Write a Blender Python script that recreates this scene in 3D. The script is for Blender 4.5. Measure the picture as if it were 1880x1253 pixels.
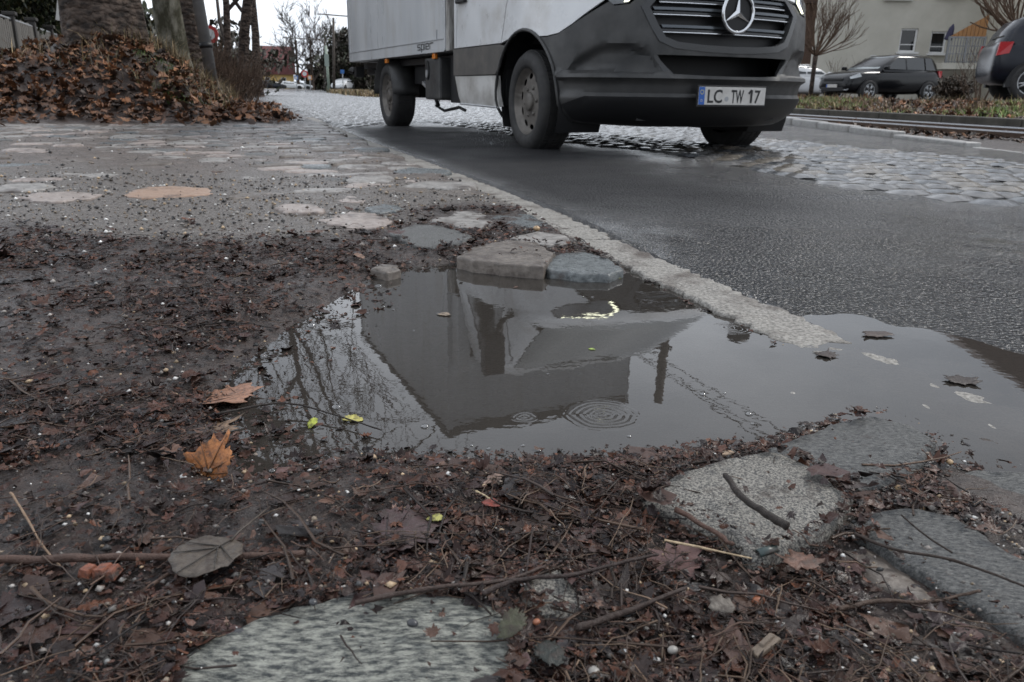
import bpy, bmesh, math, random
import numpy as np
from mathutils import Matrix, Vector
from mathutils.geometry import delaunay_2d_cdt
R = math.radians
rng = np.random.default_rng(7); random.seed(7)
sc = bpy.context.scene
for o in list(bpy.data.objects): bpy.data.objects.remove(o)
col = sc.collection
# ---------------------------------------------------------------- camera, sky, sun, exposure
PITCH, ROLL, CAM_H, FPX = 17.6, 0.92, 0.41, 1449.0
cam = bpy.data.cameras.new('camera'); camo = bpy.data.objects.new('camera', cam); col.objects.link(camo)
camR = Matrix.Rotation(R(90-PITCH), 3, 'X') @ Matrix.Rotation(R(ROLL), 3, 'Z')
camo.matrix_world = Matrix.Translation((0, 0, CAM_H)) @ camR.to_4x4()
cam.sensor_width = 36; cam.lens = 36*FPX/1880; cam.clip_start = .02; cam.clip_end = 2000
cam.dof.use_dof = True; cam.dof.focus_distance = 1.2; cam.dof.aperture_fstop = 16.0
sc.camera = camo
w = bpy.data.worlds.new('World'); sc.world = w; w.use_nodes = True
nt = w.node_tree; nt.nodes.clear()
def wn(t, **k):
    n = nt.nodes.new(t)
    for a, b in k.items(): setattr(n, a, b)
    return n
SUN_EL, SUN_AZ = 48, 60
sky = wn('ShaderNodeTexSky', sky_type='NISHITA', sun_disc=False, sun_elevation=R(SUN_EL), sun_rotation=R(SUN_AZ), air_density=1.0, dust_density=3.0)
skb = wn('ShaderNodeBackground'); skb.inputs['Strength'].default_value = .1
tc = wn('ShaderNodeTexCoord'); mp = wn('ShaderNodeMapping'); mp.inputs['Scale'].default_value = (1, 1, 2.6)
nz = wn('ShaderNodeTexNoise'); nz.inputs['Scale'].default_value = 2.2; nz.inputs['Detail'].default_value = 6; nz.inputs['Roughness'].default_value = .55
rp = wn('ShaderNodeValToRGB')
rp.color_ramp.elements[0].position = .33; rp.color_ramp.elements[0].color = (.46, .50, .56, 1)
rp.color_ramp.elements[1].position = .68; rp.color_ramp.elements[1].color = (.86, .90, .96, 1)
clb = wn('ShaderNodeBackground'); clb.inputs['Strength'].default_value = 1.0
mx = wn('ShaderNodeMixShader'); mx.inputs[0].default_value = .9
wo = wn('ShaderNodeOutputWorld'); L = nt.links.new
L(tc.outputs['Generated'], mp.inputs['Vector']); L(mp.outputs[0], nz.inputs['Vector']); L(nz.outputs['Fac'], rp.inputs[0]); 
nrm = wn('ShaderNodeVectorMath', operation='NORMALIZE'); dt = wn('ShaderNodeVectorMath', operation='DOT_PRODUCT'); dt.inputs[1].default_value = Vector((-.72, .62, .20)).normalized()   # thinner cloud, brighter sky to the left of the road
bmr = wn('ShaderNodeMapRange', interpolation_type='SMOOTHSTEP'); bmr.inputs['From Min'].default_value = .15; bmr.inputs['From Max'].default_value = .9; bmr.inputs['To Min'].default_value = .84; bmr.inputs['To Max'].default_value = 1.16
bmx = wn('ShaderNodeVectorMath', operation='SCALE')
L(tc.outputs['Generated'], nrm.inputs[0]); L(nrm.outputs[0], dt.inputs[0]); L(dt.outputs['Value'], bmr.inputs['Value']); L(bmr.outputs[0], bmx.inputs['Scale']); L(rp.outputs[0], bmx.inputs[0]); L(bmx.outputs[0], clb.inputs['Color'])
L(sky.outputs[0], skb.inputs['Color']); L(skb.outputs[0], mx.inputs[1]); L(clb.outputs[0], mx.inputs[2]); L(mx.outputs[0], wo.inputs[0])
sun = bpy.data.lights.new('sun', 'SUN'); sun.energy = 1.0; sun.angle = R(14); sun.color = (1, .97, .92)
suno = bpy.data.objects.new('sun', sun); col.objects.link(suno); suno.rotation_euler = (R(90-SUN_EL), 0, R(180-SUN_AZ))
sc.view_settings.view_transform = 'Standard'; sc.view_settings.look = 'None'; sc.view_settings.exposure = 0.84; sc.view_settings.gamma = 1
sc.render.engine = 'CYCLES'; sc.cycles.max_bounces = 8; sc.cycles.transparent_max_bounces = 8
sc.cycles.use_denoising = True; sc.cycles.denoiser = 'OPENIMAGEDENOISE'
sc.cycles.use_adaptive_sampling = True; sc.cycles.adaptive_threshold = .015; sc.cycles.sample_clamp_indirect = 4

# ---------------------------------------------------------------- pixel of the photograph -> place in the world
def ray(px, py): return camR @ Vector(((px-940)/FPX, -(py-626.5)/FPX, -1))
def at(px, py, z=0.0):
    d = ray(px, py); t = (z-CAM_H)/d.z; return Vector((d.x*t, d.y*t, z))
def atY(px, py, Y):
    d = ray(px, py); t = Y/d.y; return Vector((d.x*t, Y, CAM_H+d.z*t))
def mirror_at(px, py, Z):                      # where the sight line that bounces off the puddle reaches height Z
    d = ray(px, py); t = (Z+CAM_H)/-d.z; return Vector((d.x*t, d.y*t, Z))
# ---------------------------------------------------------------- helpers
def link(o, parent=None):
    col.objects.link(o)
    if parent is not None: o.parent = parent
    return o
def tag(o, label=None, cat=None, group=None, kind=None):
    if label: o['label'] = label
    if cat: o['category'] = cat
    if group: o['group'] = group
    if kind: o['kind'] = kind
    return o
def empty(name, loc=(0, 0, 0), rz=0, label=None, cat=None, group=None):
    o = bpy.data.objects.new(name, None); o.location = loc; o.rotation_euler = (0, 0, rz); o.empty_display_size = .1
    link(o); return tag(o, label, cat, group)
def mesh_np(name, V, F, smooth=True, cols=None):
    V = np.asarray(V, np.float32).reshape(-1, 3); me = bpy.data.meshes.new(name)
    F = np.asarray(F, np.int32); k = F.shape[1]
    me.vertices.add(len(V)); me.vertices.foreach_set('co', V.ravel())
    me.loops.add(F.size); me.loops.foreach_set('vertex_index', F.ravel())
    me.polygons.add(len(F)); me.polygons.foreach_set('loop_start', np.arange(0, F.size, k, dtype=np.int32))
    me.update(calc_edges=True)
    me.polygons.foreach_set('use_smooth', np.full(len(F), smooth, bool))
    if cols is not None:
        a = me.color_attributes.new('Col', 'FLOAT_COLOR', 'POINT')
        c = np.ones((len(V), 4), np.float32); c[:, :3] = cols; a.data.foreach_set('color', c.ravel())
    return me
class MB:
    """collects polygons; build() makes ONE mesh object"""
    def __init__(s): s.v = []; s.f = []; s.c = []
    def add(s, V, F, c=None):
        n = len(s.v); V = [tuple(map(float, p)) for p in V]; s.v += V; s.f += [tuple(int(i)+n for i in f) for f in F]
        if c is not None: s.c += [tuple(c)]*len(V)
        return s
    def box(s, c, d, rz=0, ry=0, rx=0, c3=None, taper=1.0):
        m = Matrix.Rotation(rz, 3, 'Z') @ Matrix.Rotation(ry, 3, 'Y') @ Matrix.Rotation(rx, 3, 'X'); V = []
        for x, y, z in ((-1,-1,-1),(1,-1,-1),(1,1,-1),(-1,1,-1),(-1,-1,1),(1,-1,1),(1,1,1),(-1,1,1)):
            k = taper if z > 0 else 1
            V.append(Vector(c)+m @ Vector((x*d[0]/2*k, y*d[1]/2*k, z*d[2]/2)))
        return s.add(V, [(3,2,1,0),(4,5,6,7),(0,1,5,4),(1,2,6,5),(2,3,7,6),(3,0,4,7)], c3)
    def tube(s, pts, rad, n=6, caps=True, c=None):
        pts = [Vector(p) for p in pts]; V = []; F = []
        if not hasattr(rad, '__len__'): rad = [rad]*len(pts)
        for i, p in enumerate(pts):
            d = (pts[min(i+1, len(pts)-1)]-pts[max(i-1, 0)]).normalized()
            a = d.cross(Vector((.31, .2, .93)) if abs(d.z) < .9 else Vector((1, .1, 0))).normalized(); b = d.cross(a)
            for k in range(n):
                t = 2*math.pi*k/n; V.append(p+(a*math.cos(t)+b*math.sin(t))*rad[i])
        for i in range(len(pts)-1):
            for k in range(n):
                F.append((i*n+k, i*n+(k+1) % n, (i+1)*n+(k+1) % n, (i+1)*n+k))
        if caps: F.append(tuple(range(n))[::-1]); F.append(tuple(range((len(pts)-1)*n, len(pts)*n)))
        return s.add(V, F, c)
    def prism(s, poly, a, b, fn):                # poly 2D extruded between depth a and b, fn(u,v,d)->xyz
        n = len(poly); V = [fn(u, v, a) for u, v in poly]+[fn(u, v, b) for u, v in poly]
        return s.add(V, [tuple(range(n))[::-1], tuple(range(n, 2*n))]+[(i, (i+1) % n, (i+1) % n+n, i+n) for i in range(n)])
    def mesh(s, name, smooth=False):
        me = bpy.data.meshes.new(name); me.from_pydata(s.v, [], s.f); me.update()
        if smooth: me.polygons.foreach_set('use_smooth', np.ones(len(me.polygons), bool))
        if s.c and len(s.c) == len(s.v):
            a = me.color_attributes.new('Col', 'FLOAT_COLOR', 'POINT'); a.data.foreach_set('color', np.c_[np.array(s.c), np.ones(len(s.c))].astype(np.float32).ravel())
        return me
    def build(s, name, m, parent=None, smooth=False, bevel=0):
        me = s.mesh(name, smooth); bm = bmesh.new(); bm.from_mesh(me); bmesh.ops.recalc_face_normals(bm, faces=bm.faces); bm.to_mesh(me); bm.free()
        return obj(name, me, m, parent, bevel)
def obj(name, me, m, parent=None, bevel=0):
    if m is not None: me.materials.append(m)
    o = bpy.data.objects.new(name, me); link(o, parent)
    if bevel:
        b = o.modifiers.new('bevel', 'BEVEL'); b.width = bevel; b.segments = 2; b.limit_method = 'ANGLE'; b.angle_limit = R(35)
    return o
def copy_tree(o, parent=None):
    c = o.copy(); col.objects.link(c); c.parent = parent
    for ch in list(o.children): copy_tree(ch, c)
    return c
# value noise
_perm = rng.random((256, 256))
def vnoise(x, y):
    x = np.asarray(x, float); y = np.asarray(y, float); xi = np.floor(x).astype(int); yi = np.floor(y).astype(int); fx = x-xi; fy = y-yi
    fx = fx*fx*(3-2*fx); fy = fy*fy*(3-2*fy); g = lambda i, j: _perm[i & 255, j & 255]
    return (g(xi, yi)*(1-fx)+g(xi+1, yi)*fx)*(1-fy)+(g(xi, yi+1)*(1-fx)+g(xi+1, yi+1)*fx)*fy
def fbm(x, y, o=4):
    s = 0; a = 1; t = 0
    for k in range(o): s = s+a*(vnoise(x*2**k+17.3*k, y*2**k+9.1*k)-.5); t += a; a *= .5
    return s/t*2
def sstep(a, b, x): t = np.clip((x-a)/(b-a), 0, 1); return t*t*(3-2*t)
def inside(P, x, y):
    x = np.asarray(x, float); y = np.asarray(y, float); r = np.zeros(x.shape, bool); n = len(P)
    for i in range(n):
        x0, y0 = P[i][0], P[i][1]; x1, y1 = P[(i+1) % n][0], P[(i+1) % n][1]
        c = ((y0 > y) != (y1 > y)); xx = (x1-x0)*(y-y0)/((y1-y0) or 1e-12)+x0; r ^= c & (x < xx)
    return r
def segdist(P, x, y, closed=True):
    x = np.asarray(x, float); y = np.asarray(y, float); d = np.full(x.shape, 1e9); n = len(P)
    for i in range(n if closed else n-1):
        ax, ay = P[i][0], P[i][1]; bx, by = P[(i+1) % n][0]-ax, P[(i+1) % n][1]-ay
        t = np.clip(((x-ax)*bx+(y-ay)*by)/(bx*bx+by*by+1e-12), 0, 1)
        d = np.minimum(d, np.hypot(x-ax-t*bx, y-ay-t*by))
    return d
def sdf(P, x, y): d = segdist(P, x, y); return np.where(inside(P, x, y), -d, d)
def smooth_poly(P, it=2, closed=True, k=.25):
    P = [np.array(p, float) for p in P]
    for _ in range(it):
        Q = [] if closed else [P[0]]; n = len(P)
        for i in range(n if closed else n-1):
            a, b = P[i], P[(i+1) % n]; Q += [a*(1-k)+b*k, a*k+b*(1-k)]
        if not closed: Q.append(P[-1])
        P = Q
    return P
def densify(P, step, closed=True):
    Q = []; n = len(P)
    for i in range(n if closed else n-1):
        a = np.array(P[i], float); b = np.array(P[(i+1) % n], float); k = max(1, int(math.ceil(np.linalg.norm(b-a)/step)))
        for j in range(k): Q.append(a+(b-a)*j/k)
    if not closed: Q.append(np.array(P[-1], float))
    return Q
def fill2d(outer, holes=(), step=.05, interior=True, dens=True):
    """triangles of a polygon with holes, with grid points inside"""
    loops = [densify(outer, step)]+[densify(h, step) for h in holes] if dens else [[np.array(p) for p in outer]]; V = []; E = []
    for lp in loops:
        n0 = len(V); V += [Vector((p[0], p[1])) for p in lp]; E += [(n0+i, n0+(i+1) % len(lp)) for i in range(len(lp))]
    if interior:
        o = np.array(loops[0]); gx, gy = np.meshgrid(np.arange(o[:, 0].min(), o[:, 0].max(), step), np.arange(o[:, 1].min(), o[:, 1].max(), step))
        gx = gx.ravel(); gy = gy.ravel(); ok = np.ones(gx.shape, bool)
        for k, lp in enumerate(loops):
            i = inside(lp, gx, gy); ok &= (i if k == 0 else ~i) & (segdist(lp, gx, gy) > step*.45)
        V += [Vector((a, b)) for a, b in zip(gx[ok], gy[ok])]
    r = delaunay_2d_cdt(V, E, [], 2 if holes else 1, 1e-6)
    vv = [(v[0], v[1]) for v in r[0]]; ff = [tuple(f) for f in r[2]]
    if ff:
        c = np.array([[sum(vv[i][0] for i in f)/3, sum(vv[i][1] for i in f)/3] for f in ff]); ok = inside(loops[0], c[:, 0], c[:, 1])
        for h in loops[1:]: ok &= ~inside(h, c[:, 0], c[:, 1])
        ff = [f for f, k in zip(ff, ok) if k]
    return vv, ff
# ---------------------------------------------------------------- materials
_M = {}
def mat(name, c1, c2=None, scale=8., rough=.6, rough2=None, bump=0., bscale=60., spec=.5, attr=False, metal=0., coat=0., vor=0., stretch=None, emit=0, contrast=(.3, .7), detail=6, rscale=None, bdist=.004, dirt=None, nr=.6):
    m = bpy.data.materials.new(name); m.use_nodes = True; t = m.node_tree; b = t.nodes['Principled BSDF']; k = t.links.new
    b.inputs['Roughness'].default_value = rough; b.inputs['Specular IOR Level'].default_value = spec; b.inputs['Metallic'].default_value = metal
    if coat: b.inputs['Coat Weight'].default_value = coat; b.inputs['Coat Roughness'].default_value = .04
    tcn = t.nodes.new('ShaderNodeTexCoord'); mpn = t.nodes.new('ShaderNodeMapping'); k(tcn.outputs['Object'], mpn.inputs['Vector'])
    if stretch: mpn.inputs['Scale'].default_value = stretch[:3]
    if stretch and len(stretch) > 3: mpn.inputs['Rotation'].default_value = (0, 0, R(stretch[3]))
    def noise(s, d=detail):
        n = t.nodes.new('ShaderNodeTexNoise'); n.inputs['Scale'].default_value = s; n.inputs['Detail'].default_value = d; n.inputs['Roughness'].default_value = nr; k(mpn.outputs[0], n.inputs['Vector']); return n
    c1 = (*c1, 1); b.inputs['Base Color'].default_value = c1
    out = None
    if c2 is not None:
        n = noise(scale); r = t.nodes.new('ShaderNodeValToRGB'); r.color_ramp.elements[0].position, r.color_ramp.elements[1].position = contrast
        r.color_ramp.elements[0].color = c1; r.color_ramp.elements[1].color = (*c2, 1); k(n.outputs['Fac'], r.inputs[0]); out = r.outputs[0]
    if attr:
        a = t.nodes.new('ShaderNodeVertexColor'); a.layer_name = 'Col'
        if out is None: out = a.outputs['Color']
        else:
            q = t.nodes.new('ShaderNodeMix'); q.data_type = 'RGBA'; q.blend_type = 'MULTIPLY'; q.inputs[0].default_value = 1; k(out, q.inputs[6]); k(a.outputs['Color'], q.inputs[7]); out = q.outputs[2]
    if dirt:
        n = noise(dirt[3], 8); r = t.nodes.new('ShaderNodeMapRange'); r.inputs['From Min'].default_value = dirt[1]; r.inputs['From Max'].default_value = dirt[2]; k(n.outputs['Fac'], r.inputs['Value'])
        q = t.nodes.new('ShaderNodeMix'); q.data_type = 'RGBA'; k(r.outputs[0], q.inputs[0]); k(out, q.inputs[6]); q.inputs[7].default_value = (*dirt[0], 1); out = q.outputs[2]
    if out is not None: k(out, b.inputs['Base Color'])
    if rough2 is not None:
        n = noise(rscale or scale*1.7, 4); r = t.nodes.new('ShaderNodeMapRange'); r.inputs['From Min'].default_value = .35; r.inputs['From Max'].default_value = .65; r.inputs['To Min'].default_value = rough; r.inputs['To Max'].default_value = rough2
        k(n.outputs['Fac'], r.inputs['Value']); k(r.outputs[0], b.inputs['Roughness'])
    if bump:
        n = noise(bscale, 5); bp = t.nodes.new('ShaderNodeBump'); bp.inputs['Strength'].default_value = bump; bp.inputs['Distance'].default_value = bdist
        h = n.outputs['Fac']
        if vor:
            v = t.nodes.new('ShaderNodeTexVoronoi'); v.inputs['Scale'].default_value = vor; k(mpn.outputs[0], v.inputs['Vector'])
            ad = t.nodes.new('ShaderNodeMath'); ad.operation = 'SUBTRACT'; k(h, ad.inputs[0]); k(v.outputs['Distance'], ad.inputs[1]); h = ad.outputs[0]
        k(h, bp.inputs['Height']); k(bp.outputs[0], b.inputs['Normal'])
    if emit: b.inputs['Emission Color'].default_value = c1; b.inputs['Emission Strength'].default_value = emit
    _M[name] = m; return m
# ================================================================ GROUND, ROAD, PUDDLE
KERB = [(.80, -2.0), (.74, .2), (.70, .6), (.66, .93), (.60, 1.16), (.51, 1.36), (.43, 1.60), (.29, 2.03), (.09, 2.74), (-.20, 3.62), (-.70, 5.04), (-1.30, 6.69), (-3.92, 14.5), (-9.9, 31.4), (-19.2, 59.8), (-27, 90), (-30, 120)]
RIGHT = [(3.80, -2), (3.74, 4), (3.70, 6.7), (3.66, 8.3), (3.69, 10), (3.67, 12.2), (2.6, 15.3), (-.6, 22.5), (-8, 41), (-16.5, 72), (-20, 95), (-21, 120)]
kerb_y = np.array([p[1] for p in KERB]); kerb_x = np.array([p[0] for p in KERB])
rgt_y = np.array([p[1] for p in RIGHT]); rgt_x = np.array([p[0] for p in RIGHT])
def kx(y): return np.interp(y, kerb_y, kerb_x)
def rx_(y): return np.interp(y, rgt_y, rgt_x)
WALL = [(7.7, 1.5), (6.95, 5.6), (6.17, 9.9), (5.15, 15.4), (3.6, 21), (.5, 31)]
wl_y = np.array([p[1] for p in WALL]); wl_x = np.array([p[0] for p in WALL])
def wx(y): return np.interp(y, wl_y, wl_x)
PUD_PX = [(668,506),(700,497),(760,490),(840,484),(990,500),(1060,508),(1140,503),(1165,495),(1290,562),(1375,590),(1450,628),(1540,632),(1500,585),(1560,582),(1640,605),(1760,622),(1880,648),(2100,690),(2100,1000),(1890,905),(1790,868),(1735,850),(1720,815),(1600,782),(1500,800),(1420,822),(1340,822),(1290,832),(1200,840),(1100,846),(1000,852),(900,850),(800,852),(705,838),(650,852),(560,872),(450,895),(415,872),(432,815),(385,795),(365,745),(400,708),(470,662),(490,640),(540,600),(580,572),(640,535)]
PUD = [tuple(at(x, y)[:2]) for x, y in PUD_PX]
ASPH1 = [(2.9, -2), (4.2, 1.2), (3.0, 2.55), (1.95, 2.98), (1.52, 3.36), (1.30, 4.2), (1.03, 5.39), (.45, 6.3), (0, 7.2), (-.4, 8.5), (-1.0, 9.9), (-1.6, 9.7), (-1.75, 8.0), (-.6, 4.7), (.3, 2), (.8, 0), (.8, -2)]
ASPH2 = [(3.9, 1.5), (3.9, 12.5), (3.3, 13), (2.6, 9.2), (2.25, 7.35), (3.25, 5.2), (3.45, 3.6), (3.9, 2.2)]
def h_left(x, y):
    n = fbm(x*7, y*7, 4); n2 = fbm(x*38+5, y*38, 3)
    sd = sdf(PUD, x, y)+n*.018+n2*.006
    z = np.where(sd > 0, .016*np.tanh(sd/.05), -.034*np.tanh(-sd/.11))
    z = z+np.where(sd > 0, np.clip(sd/.08, 0, 1), .35)*(n*.008+n2*.004)
    z = z+.012*sstep(2.0, 3.2, y)*np.where(x < kx(y), 1, 0)+.009*sstep(2.8, 4.0, y)*fbm(x*3.1+7, y*3.1, 4)
    # bank of soil and leaves on the left
    yb = 7.95+(x+5.07)*.38; t = y-yb; e = kx(y)-x
    bank = .50*sstep(-.05, 2.6, t)*sstep(.55, 2.5, e)
    bank = bank+.42*sstep(.5, 2.0, e)*np.exp(-(((x+4.9)/1.75)**2+((y-10.9)/1.5)**2))*sstep(0, 1.5, t)
    bank = bank*(1+.10*fbm(x*1.7, y*1.7, 3))+.03*sstep(0, 1, t)*fbm(x*5, y*5, 3)
    far = sstep(14, 34, y); bank = bank*(1-far*.75)
    kd = np.abs(x-kx(y)); z = np.where(kd < .075, np.minimum(z, np.where(y < 1.9, -.006, .001)), z)
    return z+bank
def h_right(x, y):
    d = x-wx(y)
    z = .015+.010*fbm(x*6, y*6, 3)
    return np.where(d > .06, .13+.17*sstep(.05, 2.6, d)+.02*fbm(x*3, y*3, 3), z)
def h_road(x, y):
    e = x-kx(y); n = fbm(x*5+3, y*5, 4)
    sd = sdf(PUD, x, y)
    z = .004+.016*sstep(.0, 1.6, e)+n*.0035
    wet = np.where(sd < 0, -.012*np.tanh(-sd/.10), .006*np.tanh(sd/.15))
    if x.size > 10: z = z+.011*np.maximum(sstep(.03, -.06, sdf(ASPH1, x, y)), sstep(.03, -.06, sdf(ASPH2, x, y)))
    z = np.where(y < 3.2, np.minimum(z, wet+.004*n+.014*sstep(.0, .8, sd)), z)
    return np.where(e < .075, np.minimum(z, np.where(y < 1.9, -.006, .001)), z)
def h_all(x, y):
    x = np.asarray(x, float); y = np.asarray(y, float)
    return np.where(x < kx(y), h_left(x, y), np.where(x > rx_(y), h_right(x, y), h_road(x, y)))
def hz(x, y): return float(h_all(np.array([x]), np.array([y]))[0])
def polar(r0, r1, nr, a0, a1, na, keep, h, name, m, dz=0):
    r = r0*(r1/r0)**np.linspace(0, 1, nr); a = np.linspace(R(a0), R(a1), na); RR, AA = np.meshgrid(r, a, indexing='ij')
    X = RR*np.sin(AA); Y = RR*np.cos(AA); Z = h(X, Y)+dz; K = keep(X, Y)
    idx = np.arange(nr*na).reshape(nr, na)
    F = np.stack([idx[:-1, :-1], idx[1:, :-1], idx[1:, 1:], idx[:-1, 1:]], -1).reshape(-1, 4)
    k4 = K.ravel()[F].any(1); F = F[k4]
    used = np.unique(F); mp_ = np.full(nr*na, -1); mp_[used] = np.arange(len(used)); F = mp_[F]
    V = np.stack([X, Y, Z], -1).reshape(-1, 3)[used]
    return mesh_np(name, V, F[:, ::-1] if True else F), V
# ---- materials for the ground: soil on the near verge, grit further off, leaf soil on the bank
def ground_mat():
    m = mat('verge_soil', (.009, .0055, .0045), (.060, .042, .035), scale=45, rough=.22, rough2=.6, bump=.9, bscale=130, spec=.45, bdist=.006)
    t = m.node_tree; k = t.links.new; b = t.nodes['Principled BSDF']
    src = b.inputs['Base Color'].links[0].from_socket
    a = t.nodes.new('ShaderNodeVertexColor'); a.layer_name = 'Col'; sp = t.nodes.new('ShaderNodeSeparateColor'); k(a.outputs['Color'], sp.inputs[0])
    tcn = t.nodes['Texture Coordinate']
    def ramp(scale, ca, cb, lo=.35, hi=.65):
        n = t.nodes.new('ShaderNodeTexNoise'); n.inputs['Scale'].default_value = scale; n.inputs['Detail'].default_value = 8; n.inputs['Roughness'].default_value = .72; k(tcn.outputs['Object'], n.inputs['Vector'])
        r = t.nodes.new('ShaderNodeValToRGB'); e = r.color_ramp.elements; e[0].position = lo; e[1].position = hi; e[0].color = (*ca, 1); e[1].color = (*cb, 1); k(n.outputs['Fac'], r.inputs[0]); return r.outputs[0]
    def mixc(fac, A, B):
        q = t.nodes.new('ShaderNodeMix'); q.data_type = 'RGBA'; k(fac, q.inputs[0]); k(A, q.inputs[6]); k(B, q.inputs[7]); return q.outputs[2]
    grit = ramp(95, (.026, .021, .018), (.20, .175, .155), .34, .70)
    pav = ramp(9, (.045, .034, .028), (.15, .118, .10), .36, .66)
    c = mixc(sp.outputs[0], src, grit); c = mixc(sp.outputs[1], c, pav)
    k(c, b.inputs['Base Color']); return m
GM = ground_mat()
gme, gV = polar(.16, 130, 620, -82, 82, 640, lambda x, y: (x < kx(y)+.0) | (x > rx_(y)-.0), h_all, 'ground', GM)
x, y = gV[:, 0], gV[:, 1]
gn = fbm(x*2.2, y*2.2, 4)
litter_edge = lambda x, y: sstep(-.16, .16, (y-(2.22+.30*(x+1.0)*0-.0))+.32*fbm(x*2.2, y*2.2, 4)-.45*sstep(-.75, -.1, x))
R_ = litter_edge(x, y)*(x < kx(y)); G_ = sstep(-.3, .5, y-3.5+gn*.9)*sstep(.5, -.2, y-(7.8+(x+5.07)*.38))*(x < kx(y))
R_ = np.maximum(R_*sstep(.3, -.3, y-(7.9+(x+5.07)*.38)), .0)
ca = gme.color_attributes.new('Col', 'FLOAT_COLOR', 'POINT'); ca.data.foreach_set('color', np.stack([R_, G_*.8, 0*R_, 1+0*R_], -1).astype(np.float32).ravel())
tag(obj('ground', gme, GM), kind='structure')
big = MB(); big.add([(-700, -60, -.12), (700, -60, -.12), (700, 1300, -.12), (-700, 1300, -.12)], [(0, 1, 2, 3)])
tag(big.build('terrain', mat('far_soil', (.06, .055, .045), (.10, .09, .06), scale=.3, rough=.9)), kind='structure')
# ---- road
M_ASPH = mat('wet_asphalt', (.005, .005, .006), (.046, .046, .048), scale=130, rough=.06, rough2=.24, rscale=1.6, bump=1.0, bscale=60, vor=105, spec=.45, bdist=.0085, contrast=(.36, .68), detail=9)
rme, rV = polar(.16, 130, 460, -50, 82, 420, lambda x, y: (x >= kx(y)) & (x <= rx_(y)), h_road, 'road', M_ASPH)
_x, _y = rV[:, 0].astype(float), rV[:, 1].astype(float); _e = _x-kx(_y); _n = fbm(_x*1.3+2, _y*.8, 4)   # drier, open-textured band along the kerb
dry = sstep(.0, .25, _e)*sstep(1.75, .95, _e+.45*_n)*sstep(2.2, 3.3, _y+.5*_n)*sstep(9.5, 8, _y)
_ca = rme.color_attributes.new('Col', 'FLOAT_COLOR', 'POINT'); _ca.data.foreach_set('color', np.stack([dry, dry, dry, 1+0*dry], -1).astype(np.float32).ravel())
_t = M_ASPH.node_tree; _b = _t.nodes['Principled BSDF']; _a = _t.nodes.new('ShaderNodeVertexColor'); _a.layer_name = 'Col'
def _mr(lo, hi): q = _t.nodes.new('ShaderNodeMapRange'); q.inputs['To Min'].default_value = lo; q.inputs['To Max'].default_value = hi; _t.links.new(_a.outputs['Color'], q.inputs['Value']); return q.outputs[0]
_t.links.new(_mr(.58, .13), _b.inputs['Specular IOR Level']); _ad = _t.nodes.new('ShaderNodeMath'); _ad.operation = 'ADD'; _t.links.new(_b.inputs['Roughness'].links[0].from_socket, _ad.inputs[0]); _t.links.new(_mr(0, .35), _ad.inputs[1]); _t.links.new(_ad.outputs[0], _b.inputs['Roughness'])
road = tag(obj('road', rme, M_ASPH), kind='structure')
# asphalt patches laid over the setts
M_SETT = mat('wet_granite_sett', (.06, .06, .062), (.16, .155, .15), scale=16, rough=.06, rough2=.24, rscale=10, bump=.18, bscale=60, spec=.5, attr=False, bdist=.004)
M_SETT2 = mat('wet_brown_sett', (.09, .08, .068), (.19, .17, .145), scale=16, rough=.08, rough2=.28, rscale=10, bump=.18, bscale=60, spec=.5, bdist=.004)
M_SETT3 = mat('wet_blue_sett', (.035, .038, .042), (.11, .115, .12), scale=16, rough=.07, rough2=.26, rscale=10, bump=.18, bscale=60, spec=.5, bdist=.004)
def stone_mesh(name, poly, top=.03, depth=.07, rnd=.012, step=.03, jit=.004, amp=.003, seed=0, dome=.004, m=None, corner=.09):
    """one paving stone: irregular outline, rounded shoulders, uneven top"""
    r = np.random.default_rng(seed); P = np.array(poly, float); c = P.mean(0)
    if np.sum(P[:, 0]*np.roll(P[:, 1], -1)-np.roll(P[:, 0], -1)*P[:, 1]) < 0: P = P[::-1]
    P = np.array(densify(smooth_poly(P, 2, True, corner), step)); n = len(P)
    T = np.roll(P, -1, 0)-np.roll(P, 1, 0); N = np.stack([T[:, 1], -T[:, 0]], 1); N /= np.linalg.norm(N, axis=1)[:, None]+1e-9
    j = fbm(P[:, 0]*40+seed, P[:, 1]*40, 3); P = P+N*(j*jit*2)[:, None]
    rings = [(-rnd*.25, -depth), (0, -rnd*1.3), (-rnd*.35, -rnd*.45), (-rnd, -rnd*.08)]
    V = []; F = []
    for off, z in rings:
        Q = P+N*off; V += [(q[0], q[1], top+z) for q in Q]
    for k in range(len(rings)-1):
        for i in range(n): F.append((k*n+i, k*n+(i+1) % n, (k+1)*n+(i+1) % n, (k+1)*n+i))
    inner = P-N*rnd; base = (len(rings)-1)*n
    iv, it = fill2d([tuple(p) for p in inner], (), step, True, False)
    if len(iv) < n: it = []
    lut = {}
    d = segdist(inner, np.array([v[0] for v in iv]), np.array([v[1] for v in iv])) if len(iv) else []
    for k, v in enumerate(iv):
        if k < n: lut[k] = base+k
        else:
            lut[k] = len(V); V.append((v[0], v[1], top+dome*min(1, d[k]/.06)+amp*float(fbm(np.array(v[0]*18+seed), np.array(v[1]*18), 3))))
    for f in it: F.append(tuple(lut[i] for i in f))
    me = bpy.data.meshes.new(name); me.from_pydata(V, [], F); me.update(); me.polygons.foreach_set('use_smooth', np.ones(len(me.polygons), bool))
    if m: me.materials.append(m)
    return me
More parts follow.
